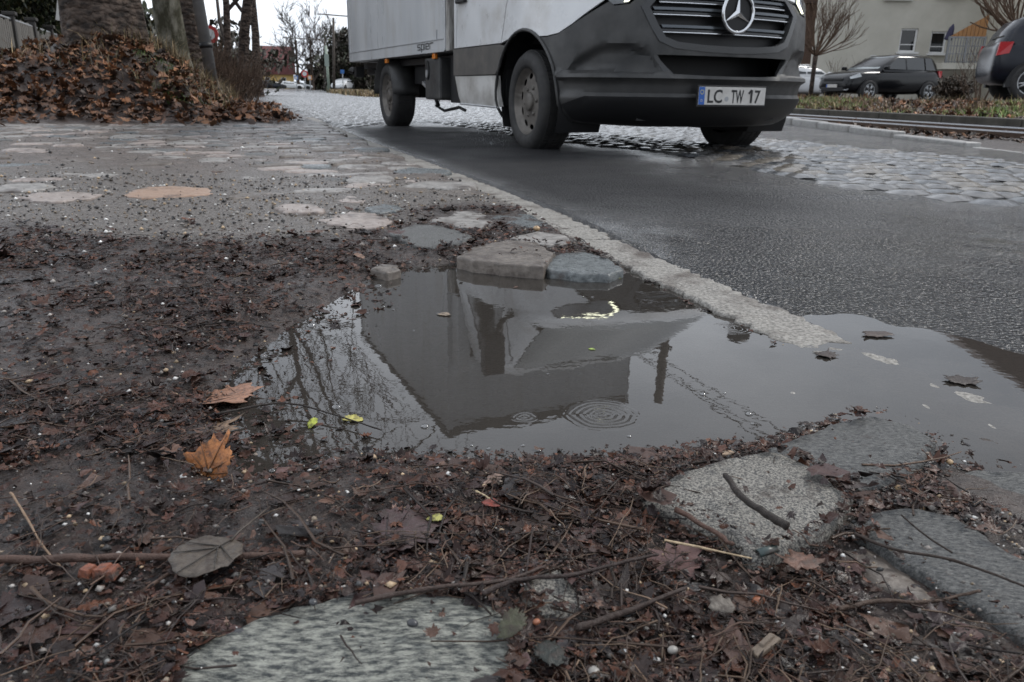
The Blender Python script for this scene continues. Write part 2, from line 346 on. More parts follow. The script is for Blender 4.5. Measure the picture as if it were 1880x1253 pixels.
# setts: 8 shared meshes, laid in courses across the road
def sett_arrays(seed, w=.172, l=.157):
    r = np.random.default_rng(seed); g = 5; V = []; F = []
    cx = r.normal(0, .006, 4); cy = r.normal(0, .006, 4)
    for i in range(g):
        for j in range(g):
            u = i/(g-1); v = j/(g-1); su = -w/2*math.cos(math.pi*u) if False else (u-.5)*w; sv = (v-.5)*l
            du = (cx[0]*(1-u)*(1-v)+cx[1]*u*(1-v)+cx[2]*u*v+cx[3]*(1-u)*v); dv = (cy[0]*(1-u)*(1-v)+cy[1]*u*(1-v)+cy[2]*u*v+cy[3]*(1-u)*v)
            ex = abs(2*u-1); ey = abs(2*v-1); edge = max(ex, ey)
            k = 1-.06*(ex > .99)*(ey > .99)
            z = .013*(1-.10*(ex**4+ey**4))-(.015 if edge > .99 else 0)+r.normal(0, .0008)
            V.append((su*k+du, sv*k+dv, z))
    for i in range(g-1):
        for j in range(g-1): F.append((i*g+j, (i+1)*g+j, (i+1)*g+j+1, i*g+j+1))
    return np.array(V), np.array(F)
SETT = [sett_arrays(s) for s in range(8)]
sett_me = []
for i, (V, F) in enumerate(SETT):
    me = mesh_np('sett', V, F, True); me.materials.append(M_SETT if i % 3 else M_SETT2); me.materials[0] = (M_SETT, M_SETT2, M_SETT, M_SETT3)[i % 4]; sett_me.append(me)
spots = []; ax = np.array([math.sin(R(-19.5)), math.cos(R(-19.5))]); pr = np.array([ax[1], -ax[0]])
row = 0; t = -3.0
ori = np.array([.4, 3.0])
while t < 60:
    off = rng.uniform(0, .18)
    s = -4.0+off
    while s < 7.5:
        wv = .178*rng.uniform(.82, 1.22); p = ori+ax*t+pr*(s+wv/2); s += wv
        if kx(p[1])+.10 < p[0] < rx_(p[1])-.02: spots.append((p[0]+rng.normal(0, .004), p[1]+rng.normal(0, .004), wv/.178))
    t += .163
spots = np.array(spots)
ok = ~inside(ASPH1, spots[:, 0], spots[:, 1]) & ~inside(ASPH2, spots[:, 0], spots[:, 1]); spots = spots[ok]
ang = np.degrees(np.arctan2(spots[:, 0], spots[:, 1])); dist = np.hypot(spots[:, 0], spots[:, 1])
spots = spots[(np.abs(ang) < 48) & (dist > 2.2)]; ang = np.degrees(np.arctan2(spots[:, 0], spots[:, 1])); dist = np.hypot(spots[:, 0], spots[:, 1])
order = np.argsort(dist+100*(np.abs(ang) > 33.5)); near = set(order[:300].tolist())
sv, sf, nv = [], [], 0
hzs = h_road(spots[:, 0], spots[:, 1])
for i, (x, y, s) in enumerate(spots):
    zz = hzs[i]+rng.normal(.004, .003); a = R(19.5)+rng.normal(0, .03); v = rng.integers(8)
    tx, ty = rng.normal(0, .013, 2)
    if i in near:
        o = bpy.data.objects.new('sett', sett_me[v]); o.location = (x, y, zz); o.rotation_euler = (tx, ty, a); o.scale = (s*.94, rng.uniform(.93, 1.0), 1); link(o, road)
    else:
        V, F = SETT[v]; ca_, sa = math.cos(a), math.sin(a); P = V*np.array([s*.94, .96, 1]); Q = np.stack([P[:, 0]*ca_-P[:, 1]*sa+x, P[:, 0]*sa+P[:, 1]*ca_+y, P[:, 2]+zz+P[:, 0]*ty+P[:, 1]*tx], 1)
        sv.append(Q); sf.append(F+nv); nv += len(Q)
so = obj('setts', mesh_np('setts', np.concatenate(sv), np.concatenate(sf)), M_SETT, road); tag(so, kind='stuff')
# ---- flush kerb: worn granite strip with joints
M_KERB = mat('kerb_concrete', (.10, .094, .084), (.36, .34, .31), scale=150, rough=.4, rough2=.7, bump=1.0, bscale=110, spec=.4, bdist=.006, contrast=(.34, .66), detail=10, dirt=((.06, .045, .036), .50, .68, 7))
kerb = empty('kerb', (0, 0, 0)); tag(kerb, kind='structure')
def strip_stones(parent, line, width, lengths, ztop, m, name, seed, gap=.006, **kw):
    L_ = densify(line, .02, False); L_ = np.array(L_); s = np.r_[0, np.cumsum(np.linalg.norm(np.diff(L_, axis=0), axis=1))]
    p = 0; k = 0
    while p < s[-1]-.1:
        ln = lengths(k); q = min(p+ln, s[-1]); ss = np.linspace(p+gap, q-gap, max(3, int(ln/.25))); X = np.interp(ss, s, L_[:, 0]); Y = np.interp(ss, s, L_[:, 1])
        dx = np.gradient(X); dy = np.gradient(Y); n_ = np.hypot(dx, dy); nx, ny = dy/n_, -dx/n_; w_ = width(Y.mean())
        poly = [(X[i]+nx[i]*w_/2, Y[i]+ny[i]*w_/2) for i in range(len(ss))]+[(X[i]-nx[i]*w_/2, Y[i]-ny[i]*w_/2) for i in range(len(ss))][::-1]
        o = bpy.data.objects.new(name, stone_mesh(name, poly, ztop(X.mean(), Y.mean()), seed=seed+k, m=m, **kw)); link(o, parent); p = q; k += 1
kl = [(x, y) for x, y in KERB if y > .1 and y < 12]
strip_stones(kerb, [(.74, .25)]+kl[2:]+[(-2.9, 11.5)], lambda y: .125 if y < 3 else .12, lambda k: [.5, .56, 1.0, .9][k] if k < 4 else [.8, 1.0, .9][k % 3], lambda x, y: .010, M_KERB, 'kerb_stone', 40, step=.011, rnd=.005, jit=.011, amp=.0045, dome=.0, depth=.05)
for o in kerb.children:
    for v in o.data.vertices:
        v.co.z -= float(.0105*sstep(1.56, 1.20, v.co.y)+.0003)
# ---- raised kerb on the far side
M_GRAN = mat('kerb_granite', (.20, .195, .19), (.36, .35, .335), scale=30, rough=.35, rough2=.55, bump=.4, bscale=90, spec=.5)
fk = empty('far_kerb', (0, 0, 0)); tag(fk, kind='structure')
strip_stones(fk, [(3.84, .5), (3.78, 4), (3.74, 6.7), (3.70, 8.3), (3.73, 10), (3.71, 12.4), (3.3, 14.0)], lambda y: .15, lambda k: [1.0, .92, 1.25, 1.05][k % 4], lambda x, y: np.interp(y, [4.5, 6.2, 8, 12.4], [.025, .03, .09, .13]), M_GRAN, 'kerb_stone', 80, step=.06, rnd=.012, jit=.005, amp=.004, depth=.16)
# ---- puddle
def water_mat():
    m = bpy.data.materials.new('muddy_water'); m.use_nodes = True; t = m.node_tree; t.nodes.clear(); k = t.links.new; N = t.nodes.new
    out = N('ShaderNodeOutputMaterial'); fr = N('ShaderNodeFresnel'); fr.inputs['IOR'].default_value = 1.35
    gl = N('ShaderNodeBsdfGlossy'); gl.inputs['Roughness'].default_value = .0; gl.inputs['Color'].default_value = (1, 1, 1, 1)
    tr = N('ShaderNodeBsdfTransparent'); tr.inputs['Color'].default_value = (.62, .56, .50, 1); df = N('ShaderNodeBsdfDiffuse'); df.inputs['Color'].default_value = (.046, .041, .036, 1)
    m1 = N('ShaderNodeMixShader'); m1.inputs[0].default_value = .68; m2 = N('ShaderNodeMixShader')
    tcn = N('ShaderNodeTexCoord'); 
    h = None
    def add(a, b):
        if a is None: return b
        q = N('ShaderNodeMath'); q.operation = 'ADD'; k(a, q.inputs[0]); k(b, q.inputs[1]); return q.outputs[0]
    wob = N('ShaderNodeTexNoise'); wob.inputs['Scale'].default_value = 26; k(tcn.outputs['Object'], wob.inputs['Vector']); wsc = N('ShaderNodeVectorMath'); wsc.operation = 'MULTIPLY_ADD'; wsc.inputs[1].default_value = (.012, .012, 0); k(wob.outputs['Color'], wsc.inputs[0]); k(tcn.outputs['Object'], wsc.inputs[2])
    for (px, py, rad, lam, amp) in ((1108, 762, .062, .0088, 1.0), (963, 766, .02, .0075, .8), (1340, 602, .055, .009, .25), (575, 600, .02, .006, .5), (1690, 905, .03, .007, .5)):
        c = at(px, py); d = N('ShaderNodeVectorMath'); d.operation = 'DISTANCE'; k(wsc.outputs[0], d.inputs[0]); d.inputs[1].default_value = c+Vector((.006, .006, 0))
        sn = N('ShaderNodeMath'); sn.operation = 'MULTIPLY'; k(d.outputs['Value'], sn.inputs[0]); sn.inputs[1].default_value = 2*math.pi/lam
        s2 = N('ShaderNodeMath'); s2.operation = 'SINE'; k(sn.outputs[0], s2.inputs[0])
        mr = N('ShaderNodeMapRange'); mr.interpolation_type = 'SMOOTHSTEP'; mr.inputs['From Min'].default_value = rad*.35; mr.inputs['From Max'].default_value = rad; mr.inputs['To Min'].default_value = amp; mr.inputs['To Max'].default_value = 0; k(d.outputs['Value'], mr.inputs['Value'])
        q = N('ShaderNodeMath'); q.operation = 'MULTIPLY'; k(s2.outputs[0], q.inputs[0]); k(mr.outputs[0], q.inputs[1]); h = add(h, q.outputs[0])
    n = N('ShaderNodeTexNoise'); n.inputs['Scale'].default_value = 22; n.inputs['Detail'].default_value = 2; k(tcn.outputs['Object'], n.inputs['Vector'])
    q = N('ShaderNodeMath'); q.operation = 'MULTIPLY'; k(n.outputs['Fac'], q.inputs[0]); q.inputs[1].default_value = .9; h = add(h, q.outputs[0])
    n = N('ShaderNodeTexNoise'); n.inputs['Scale'].default_value = 110; n.inputs['Detail'].default_value = 1; k(tcn.outputs['Object'], n.inputs['Vector'])
    q = N('ShaderNodeMath'); q.operation = 'MULTIPLY'; k(n.outputs['Fac'], q.inputs[0]); q.inputs[1].default_value = .12; h = add(h, q.outputs[0])
    bp = N('ShaderNodeBump'); bp.inputs['Strength'].default_value = 1.0; bp.inputs['Distance'].default_value = .00013; k(h, bp.inputs['Height'])
    k(bp.outputs[0], gl.inputs['Normal']); k(bp.outputs[0], fr.inputs['Normal'])
    k(tr.outputs[0], m1.inputs[1]); k(df.outputs[0], m1.inputs[2]); k(fr.outputs[0], m2.inputs[0]); k(m1.outputs[0], m2.inputs[1]); k(gl.outputs[0], m2.inputs[2]); k(m2.outputs[0], out.inputs[0])
    return m
pc = np.array(PUD); out_poly = []
T = np.roll(pc, -1, 0)-np.roll(pc, 1, 0); N_ = np.stack([T[:, 1], -T[:, 0]], 1); N_ /= np.linalg.norm(N_, axis=1)[:, None]
wl = MB(); poly_w = [(-.75, .56), (.2, .60), (.5, .68), (.62, .70), (1.35, .62), (1.9, .62), (1.9, 1.55), (1.0, 1.62), (.62, 1.72), (.34, 2.02), (.1, 2.05), (-.5, 1.95), (-.75, 1.5)]
wl.add([(x, y, 0) for x, y in poly_w], [tuple(range(len(poly_w)))]); tag(wl.build('puddle', water_mat()), kind='structure')
# ================================================================ PAVING STONES SUNK IN THE VERGE
SOIL = (.045, .032, .026)
M_ST = {
 'schist': mat('schist', (.045, .052, .054), (.46, .465, .41), scale=80, rough=.36, rough2=.6, bump=1.0, bscale=75, spec=.4, stretch=(.85, 2.4, 1, -14), bdist=.010, nr=.78, contrast=(.42, .59), detail=14, dirt=(SOIL, .60, .72, 7)),
 'granite': mat('grey_granite', (.045, .045, .046), (.36, .34, .30), scale=430, rough=.36, rough2=.6, bump=.8, bscale=200, spec=.4, contrast=(.44, .57), detail=8, dirt=(SOIL, .56, .70, 22), nr=.76, bdist=.006),
 'dark': mat('dark_slate', (.032, .034, .036), (.18, .18, .172), scale=190, rough=.3, rough2=.55, bump=.9, bscale=100, spec=.45, stretch=(.8, 1.6, 1, 28), contrast=(.41, .60), detail=12, dirt=(SOIL, .56, .70, 16), nr=.78, bdist=.008),
 'blue': mat('wet_blue_stone', (.030, .036, .039), (.155, .168, .170), scale=70, rough=.2, rough2=.45, bump=.8, bscale=80, spec=.45, detail=10, dirt=(SOIL, .56, .70, 16)),
 'grey': mat('worn_grey_stone', (.12, .112, .104), (.34, .32, .30), scale=40, rough=.3, rough2=.55, bump=.5, bscale=70, spec=.45, detail=10, dirt=(SOIL, .50, .66, 9)),
 'pink': mat('worn_pink_stone', (.17, .135, .12), (.37, .32, .29), scale=40, rough=.3, rough2=.55, bump=.4, bscale=70, spec=.45, detail=10, dirt=(SOIL, .52, .68, 9)),
 'orange': mat('worn_orange_stone', (.24, .155, .11), (.36, .25, .185), scale=40, rough=.4, rough2=.6, bump=.4, bscale=70, spec=.4, detail=10, dirt=(SOIL, .56, .72, 9)),
 'brown': mat('dirty_brown_stone', (.055, .044, .037), (.175, .150, .128), scale=50, rough=.3, rough2=.55, bump=.8, bscale=70, spec=.45, detail=10, dirt=(SOIL, .52, .68, 12)),
}
pavement = empty('pavement', (0, 0, 0)); tag(pavement, kind='structure')
def px_stone(pts, m, ztop, label=None, **kw):
    poly = [tuple(at(x, y, ztop)[:2]) for x, y in pts]; kw.setdefault('step', .012); kw.setdefault('rnd', .005); kw.setdefault('corner', .05); kw.setdefault('dome', .001)
    o = bpy.data.objects.new('paving_stone', stone_mesh('paving_stone', poly, ztop, seed=int(abs(pts[0][0])), m=M_ST[m], **kw)); link(o, pavement)
    if label: o['label'] = label
    return o
TR = [ # traced outlines of the stones that stand out
 ([(300,1262),(330,1200),(470,1128),(560,1108),(640,1086),(750,1088),(850,1084),(905,1112),(938,1150),(962,1195),(950,1262),(900,1330),(600,1360),(330,1340)], 'schist', .024, 'large pale ribbed stone nearest the camera', dict(amp=.004, step=.010)),
 ([(940,1082),(985,1045),(1030,1042),(1062,1078),(1098,1122),(1070,1140),(1020,1130),(960,1108)], 'granite', .022, None, dict()),
 ([(1168,915),(1250,865),(1330,838),(1410,826),(1480,848),(1565,905),(1556,945),(1500,985),(1440,1010),(1390,1022),(1340,985),(1260,950),(1200,932)], 'granite', .030, 'speckled granite stone with a dark stick lying on it', dict(rnd=.007)),
 ([(1408,822),(1470,795),(1540,772),(1600,760),(1670,778),(1722,808),(1704,846),(1650,880),(1605,905),(1560,892),(1500,865),(1450,842)], 'dark', .022, 'dark grey stone rising from the puddle', dict(rnd=.007)),
 ([(1562,958),(1600,942),(1680,926),(1750,945),(1820,985),(1900,1040),(2000,1110),(1960,1220),(1880,1170),(1800,1112),(1720,1068),(1630,1010)], 'dark', .026, 'long slate slab under a thin black twig', dict()),
 ([(1692,892),(1780,858),(1900,866),(2000,900),(2040,1040),(1930,1010),(1850,962),(1760,930)], 'dark', .006, None, dict()),
 ([(1528,1008),(1580,996),(1650,1030),(1722,1092),(1720,1118),(1650,1092),(1580,1050)], 'brown', .017, None, dict()),
 ([(838,470),(870,452),(930,440),(985,444),(1018,466),(998,490),(930,484),(870,478)], 'brown', .030, 'square brown block at the far edge of the puddle', dict(rnd=.004, amp=.002, corner=.03)),
 ([(990,484),(1030,464),(1075,462),(1120,474),(1144,494),(1120,504),(1060,502),(1010,496)], 'blue', .020, 'wet blue stone at the far edge of the puddle', dict(rnd=.006, amp=.004)),
 ([(712,427),(760,412),(800,412),(870,432),(850,446),(800,455),(760,452)], 'dark', .026, None, dict()),
 ([(785,405),(830,388),(880,388),(910,408),(900,420),(850,418)], 'grey', .022, None, dict()),
 ([(892,402),(930,390),(975,394),(1006,412),(985,418),(930,414)], 'blue', .022, None, dict()),
 ([(935,436),(985,424),(1040,432),(1052,446),(1010,450),(965,446)], 'grey', .024, None, dict()),
 ([(588,404),(640,388),(690,392),(724,406),(690,420),(640,418)], 'pink', .026, None, dict(jit=.014, corner=.03, step=.018)),
 ([(500,380),(530,373),(575,374),(602,383),(580,390),(530,389)], 'pink', .030, None, dict(jit=.014, corner=.03, step=.018)),
 ([(225,358),(268,343),(330,342),(390,346),(384,357),(320,362),(260,364)], 'orange', .030, 'flat orange stone in the pavement', dict(jit=.010, corner=.03, step=.018)),
 ([(34,362),(70,353),(140,351),(184,357),(150,366),(80,371)], 'pink', .030, None, dict(jit=.014, corner=.03, step=.018)),
 ([(-20,345),(20,337),(80,336),(104,342),(60,350),(0,352)], 'grey', .030, None, dict(jit=.014, corner=.03, step=.018)),
 ([(672,382),(705,374),(740,380),(725,388),(690,390)], 'blue', .028, None, dict(jit=.014, corner=.03, step=.018)),
 ([(610,366),(650,356),(690,360),(670,370),(630,372)], 'pink', .028, None, dict(jit=.014, corner=.03, step=.018)),
 ([(400,322),(460,312),(510,318),(500,328),(430,330)], 'grey', .026, None, dict(jit=.014, corner=.03, step=.018)),
 ([(680,492),(700,484),(732,486),(736,494),(710,500)], 'brown', .020, None, dict()),
]
tpolys = []
for pts, m, z, lb, kw in TR:
    px_stone(pts, m, z, lb, **kw); tpolys.append([tuple(at(x, y, z)[:2]) for x, y in pts])
# rough rows of worn cobbles between, half buried
var = []
keys = ['grey', 'pink', 'blue', 'grey', 'brown', 'pink', 'grey', 'dark', 'brown', 'grey']
for i in range(10):
    r = np.random.default_rng(100+i); n = 9; a = np.sort(np.linspace(0, 2*math.pi, n, endpoint=False)+r.normal(0, .12, n)); rad = r.uniform(.085, .115, n)
    e_ = r.uniform(.9, 1.2); cc = lambda v: math.copysign(abs(v)**.6, v); P = [(cc(math.cos(t))*q*1.05*e_, cc(math.sin(t))*q*.92/e_) for t, q in zip(a, rad)]
    var.append(stone_mesh('paving_stone', P, 0, depth=.05, rnd=.014, step=.035, amp=.004, seed=i, dome=.005, m=M_ST[keys[i]]))
spots_p = []; yy = 2.75
while yy < 9.2:
    xx = kx(yy)-.15-rng.uniform(0, .1)
    while xx > -yy*.72-.5:
        x, y = xx+rng.normal(0, .028), yy+rng.normal(0, .028)
        free = all(not inside(P, np.array([x]), np.array([y]))[0] and segdist(P, np.array([x]), np.array([y]))[0] > .10 for P in tpolys)
        dense = float(sstep(3.0, 3.9, y+.8*(x+.9)))
        if free and y < 7.8+(x+5.07)*.38-.08 and y > 2.75+.28*max(0, -x-.4) and rng.random() < .25+.72*dense: spots_p.append((x, y, dense))
        xx -= .222+rng.uniform(0, .035)
    yy += .178+.018*rng.random()
spots_p.sort(key=lambda p: math.hypot(p[0], p[1])+(6 if abs(math.atan2(p[0], p[1])) > R(35) else 0))
cv, cf, cn = [], [], 0
for q, (x, y, dn) in enumerate(spots_p):
    i = int(rng.integers(10)); s = rng.uniform(.80, 1.22)*1.08; sy = s*rng.uniform(.82, 1.05); zz = hz(x, y)+rng.uniform(-.004, .009); rt = (rng.normal(0, .03), rng.normal(0, .03), R(18)+rng.normal(0, .22)+(math.pi if rng.random() < .5 else 0))
    if q < 275:
        o = bpy.data.objects.new('paving_stone', var[i]); o.location = (x, y, zz); o.rotation_euler = rt; o.scale = (s, sy, 1); link(o, pavement)
    else:
        co = np.empty(len(var[i].vertices)*3, np.float32); var[i].vertices.foreach_get('co', co); co = co.reshape(-1, 3)*np.array([s, sy, 1]); c_, s_ = math.cos(rt[2]), math.sin(rt[2])
        cv.append(np.c_[co[:, 0]*c_-co[:, 1]*s_+x, co[:, 0]*s_+co[:, 1]*c_+y, co[:, 2]+zz]); tri = []
        for pl_ in var[i].polygons:
            vs = list(pl_.vertices); tri += [(vs[0], vs[j], vs[j+1]) for j in range(1, len(vs)-1)]
        cf.append(np.array(tri)+cn); cn += len(co)
if cv: tag(obj('paving_stones', mesh_np('paving_stones', np.concatenate(cv), np.concatenate(cf)), M_ST['grey'], pavement), kind='stuff')
ALLSTONE = tpolys
# ================================================================ LEAF LITTER
def leaf_outline(kind, r):
    if kind == 'maple':
        base = [(0, -.42), (.10, -.30), (.34, -.38), (.30, -.22), (.52, -.10), (.36, .02), (.50, .26), (.30, .22), (.22, .34), (.12, .30), (0, .58)]
        pts = base+[(-x, y) for x, y in base[-2:0:-1]]
        return [(x*r.uniform(.85, 1.15), y*r.uniform(.85, 1.15)) for x, y in pts]
    if kind == 'round':
        return [(math.sin(t)*.46, -math.cos(t)*.48) for t in np.linspace(0, 2*math.pi, 18, endpoint=False)]
    if kind == 'oval':
        return [(math.sin(t)*.36*(1-.25*math.cos(t)), -math.cos(t)*.5) for t in np.linspace(0, 2*math.pi, 14, endpoint=False)]
    n = r.integers(6, 10); a = np.sort(r.uniform(0, 2*math.pi, n)); q = r.uniform(.22, .52, n); return [(math.cos(t)*k, math.sin(t)*k*.72) for t, k in zip(a, q)]
def scatter_frags(name, pos, size, cols, kinds, tilt, curl, m, parent=None, seed=3):
    r = np.random.default_rng(seed); shapes = []
    for k in kinds:
        for _ in range(10): shapes.append(np.array(leaf_outline(k, r)))
    n = len(pos); pick = r.integers(0, len(shapes), n); VV = []; FF = []; CC = []; off = 0
    for s, P in enumerate(shapes):
        ids = np.where(pick == s)[0]
        if not len(ids): continue
        k = len(P); c = np.vstack([[P.mean(0)], P, P*.5+P.mean(0)*.5]); q = len(ids)
        X = np.repeat(c[None], q, 0)*size[ids][:, None, None]
        cu = r.normal(0, curl, (q, 1))*size[ids][:, None]; rad = np.hypot(c[:, 0], c[:, 1])[None]
        Z = cu*(rad*2)**2+r.normal(0, 1, (q, len(c)))*size[ids][:, None]*curl*.35
        cu2 = r.normal(0, curl, (q, 1)); Z += cu2*X[:, :, 0]**2/np.maximum(size[ids][:, None], 1e-6)*2
        tx = r.normal(0, 1, (q, 1))*tilt; ty = r.normal(0, 1, (q, 1))*tilt; Z = Z+X[:, :, 0]*tx+X[:, :, 1]*ty
        a = r.uniform(0, 2*math.pi, (q, 1)); x = X[:, :, 0]*np.cos(a)-X[:, :, 1]*np.sin(a); y = X[:, :, 0]*np.sin(a)+X[:, :, 1]*np.cos(a)
        V = np.stack([x+pos[ids][:, 0:1], y+pos[ids][:, 1:2], Z+pos[ids][:, 2:3]], -1)
        F = []
        for i in range(k):
            j = (i+1) % k; F += [(0, 1+k+i, 1+k+j), (1+k+i, 1+i, 1+j), (1+k+i, 1+j, 1+k+j)]
        F = np.array(F); FF.append((F[None]+(np.arange(q)*len(c))[:, None, None]+off).reshape(-1, 3)); off += q*len(c)
        VV.append(V.reshape(-1, 3)); CC.append(np.repeat(cols[ids], len(c), 0))
    return obj(name, mesh_np(name, np.concatenate(VV), np.concatenate(FF), True, np.concatenate(CC)), m, parent)
M_LIT = mat('wet_leaf', (.8, .8, .8), (1.2, 1.15, 1.1), scale=60, rough=.22, rough2=.55, rscale=40, bump=.35, bscale=150, spec=.24, attr=True)
PAL = np.array([1.12, .90, .82])*np.array([(.024, .0135, .0115), (.034, .019, .0155), (.046, .027, .022), (.020, .0145, .014), (.060, .038, .031), (.075, .056, .047), (.032, .028, .028), (.009, .0055, .005), (.070, .038, .026), (.024, .022, .025)])
def palette(n, P=PAL, v=.38): return P[rng.integers(0, len(P), n)]*(1+rng.normal(0, v, (n, 1))).clip(.4, 1.9)
def not_stone(x, y, marg=.004):
    ok = np.ones(len(x), bool)
    for P in tpolys: ok &= ~(inside(P, x, y) & (segdist(P, x, y) > marg))
    return ok
def litter_points(n, ymin=.36, ymax=2.75, edge=1.0):
    # even density on the picture near by, thinning outwards
    r = ymin*(ymax/ymin)**(rng.random(n)**.8); a = rng.uniform(R(-66), R(50), n); x = r*np.sin(a); y = r*np.cos(a)
    ok = (x < kx(y)-.07); sd = sdf(PUD, x, y); ok &= sd > -.020-.02*rng.random(n)-.13*sstep(-.13, -.27, x)*rng.random(n)**1.5
    keep = 1-litter_edge(x, y); gravel = np.exp(-(((x-.47)/.13)**2+((y-.60)/.10)**2)); keep = keep*(1-.75*gravel)
    clump = .30+.70*sstep(-.28, .12, fbm(x*5.5+3, y*5.5, 3)); ok &= rng.random(n) < keep**1.2*edge*clump+.01
    ok &= not_stone(x, y, .006)|(rng.random(n) < .012)
    x, y = x[ok], y[ok]; z = np.maximum(h_all(x, y), -.007)
    return x, y, z
def stone_z(x, y, z):
    for (pts, m, zt, lb, kw), P in zip(TR, tpolys): z = np.where(inside(P, x, y), zt+.004, z)
    return z
x, y, z = litter_points(186000); n = len(x); d = np.hypot(x, y)
sz = rng.gamma(2.0, .0038, n).clip(.0025, .030)*np.interp(d, [.4, 1.0, 2.5], [.8, 1.0, 1.5])
lo = scatter_frags('leaf_litter', np.stack([x, y, stone_z(x, y, z)+rng.random(n)*.009+.001], 1), sz, palette(n), ['frag', 'frag', 'frag', 'frag', 'maple'], .24, .14, M_LIT)
tag(lo, 'dark wet rotting leaf litter covering the verge round the puddle', 'leaf litter', kind='stuff')
x, y, z = litter_points(2950); kq = (sdf(PUD, x, y) > .0) & not_stone(x, y, .012); x, y, z = x[kq], y[kq], z[kq]; n = len(x)
lo2 = scatter_frags('fallen_leaves', np.stack([x, y, stone_z(x, y, z)+.004+rng.random(n)*.004], 1), rng.uniform(.022, .060, n), palette(n, np.array([(.048, .029, .024), (.066, .038, .028), (.030, .020, .018), (.034, .030, .031), (.055, .032, .030)])), ['maple', 'frag', 'frag', 'frag', 'frag'], .05, .05, M_LIT, seed=9)
tag(lo2, 'larger flattened brown leaves lying in the litter', 'leaves', kind='stuff')
# thin stalks and needles
def stalks(name, n, lmin, lmax, rmin, rmax, cols, label, ymax=2.6, seed=1):
    x, y, z = litter_points(n, ymax=ymax); kq = sdf(PUD, x, y) > .035; x, y, z = x[kq], y[kq], z[kq]; n = len(x); z = stone_z(x, y, z); VV = []; FF = []; CC = []; k = 5; S = 3
    r = np.random.default_rng(seed); a = r.uniform(0, 2*math.pi, n); ln = r.uniform(lmin, lmax, n)*r.random(n)**.6; rd = r.uniform(rmin, rmax, n); bend = r.normal(0, .25, n)
    t = np.linspace(-.5, .5, k)[None]; cx = ln[:, None]*t; cy = bend[:, None]*ln[:, None]*(t**2-.08)*1.2+r.normal(0, .02, (n, k))*ln[:, None]
    X = cx*np.cos(a)[:, None]-cy*np.sin(a)[:, None]+x[:, None]; Y = cx*np.sin(a)[:, None]+cy*np.cos(a)[:, None]+y[:, None]; Z = np.maximum(h_all(X, Y), z[:, None]*.5)+.008+r.random((n, 1))*.006+r.normal(0, .0015, (n, k))
    nx = -np.sin(a)[:, None]; ny = np.cos(a)[:, None]; tap = np.linspace(1, .45, k)[None]*rd[:, None]
    V = np.zeros((n, k, S, 3))
    for j in range(S):
        th = 2*math.pi*j/S+.5; V[:, :, j, 0] = X+nx*math.cos(th)*tap; V[:, :, j, 1] = Y+ny*math.cos(th)*tap; V[:, :, j, 2] = Z+math.sin(th)*tap
    F = []
    for i in range(k-1):
        for j in range(S): F.append((i*S+j, i*S+(j+1) % S, (i+1)*S+(j+1) % S, (i+1)*S+j))
    F = (np.array(F)[None]+(np.arange(n)*k*S)[:, None, None]).reshape(-1, 4)
    return tag(obj(name, mesh_np(name, V.reshape(-1, 3), F, True, np.repeat(palette(n, cols), k*S, 0)), M_LIT), label, name.replace('_', ' '), kind='stuff')
stalks('leaf_stalks', 9600, .02, .09, .0004, .0011, np.array([(.040, .028, .022), (.07, .045, .034), (.025, .018, .016), (.10, .07, .05)]), 'thin leaf stalks and needles strewn over the litter')
stalks('small_twigs', 680, .06, .19, .0010, .0022, np.array([(.030, .022, .019), (.05, .034, .026), (.075, .05, .036)]), 'small dark twigs scattered across the litter', seed=5)
# grit: small stones in the soil, thickest on the gravel patch behind and by the right slab
def grit(name, n, parent=None):
    r = .38*(8.0/.38)**rng.random(n); a = rng.uniform(R(-64), R(46), n); x = r*np.sin(a); y = r*np.cos(a)
    ok = (x < kx(y)-.06) & (sdf(PUD, x, y) > -.03) & (y < 7.9+(x+5.07)*.38); le = litter_edge(x, y); gravel = np.exp(-(((x-.47)/.13)**2+((y-.60)/.10)**2)); gravel += .5*np.exp(-(((x-.38)/.10)**2+((y-.90)/.06)**2))
    ok &= rng.random(n) < np.clip(.16+.80*le*(y < 3.6)+.05*(y >= 3.6)+.75*gravel, 0, 1); ok &= not_stone(x, y, .008) | (rng.random(n) < .03)
    x, y = x[ok], y[ok]; n = len(x); z = stone_z(x, y, h_all(x, y)); d = np.hypot(x, y)
    s = rng.gamma(2.0, .00065, n).clip(.0005, .0042)*np.interp(d, [.4, 1.2, 3, 8], [1, 1.25, 2.2, 4])
    oc = np.array([(1, 0, 0), (-1, 0, 0), (0, 1, 0), (0, -1, 0), (0, 0, 1), (0, 0, -1)], float)*1.0; of = np.array([(0, 2, 4), (2, 1, 4), (1, 3, 4), (3, 0, 4), (2, 0, 5), (1, 2, 5), (3, 1, 5), (0, 3, 5)])
    V = oc[None]*s[:, None, None]*rng.uniform(.6, 1.4, (n, 6, 1)); V[:, :, 2] *= .7; a = rng.uniform(0, 6.3, (n, 1)); X = V[:, :, 0]*np.cos(a)-V[:, :, 1]*np.sin(a); Y = V[:, :, 0]*np.sin(a)+V[:, :, 1]*np.cos(a)
    lift = np.where(litter_edge(x, y) < .6, .006, .001)
    P = np.stack([X+x[:, None], Y+y[:, None], V[:, :, 2]+(z+lift+s*.3)[:, None]], -1)
    C = palette(n, np.array([(.10, .090, .082), (.16, .143, .13), (.07, .066, .064), (.26, .24, .22), (.13, .105, .085), (.20, .16, .12), (.05, .05, .052), (.55, .54, .52), (.02, .02, .02), (.34, .25, .16)]))
    return tag(obj(name, mesh_np(name, P.reshape(-1, 3), (of[None]+(np.arange(n)*6)[:, None, None]).reshape(-1, 3), True, np.repeat(C, 6, 0)), M_GRIT), 'fine grit and sand in the wet soil of the verge', 'grit', kind='stuff')
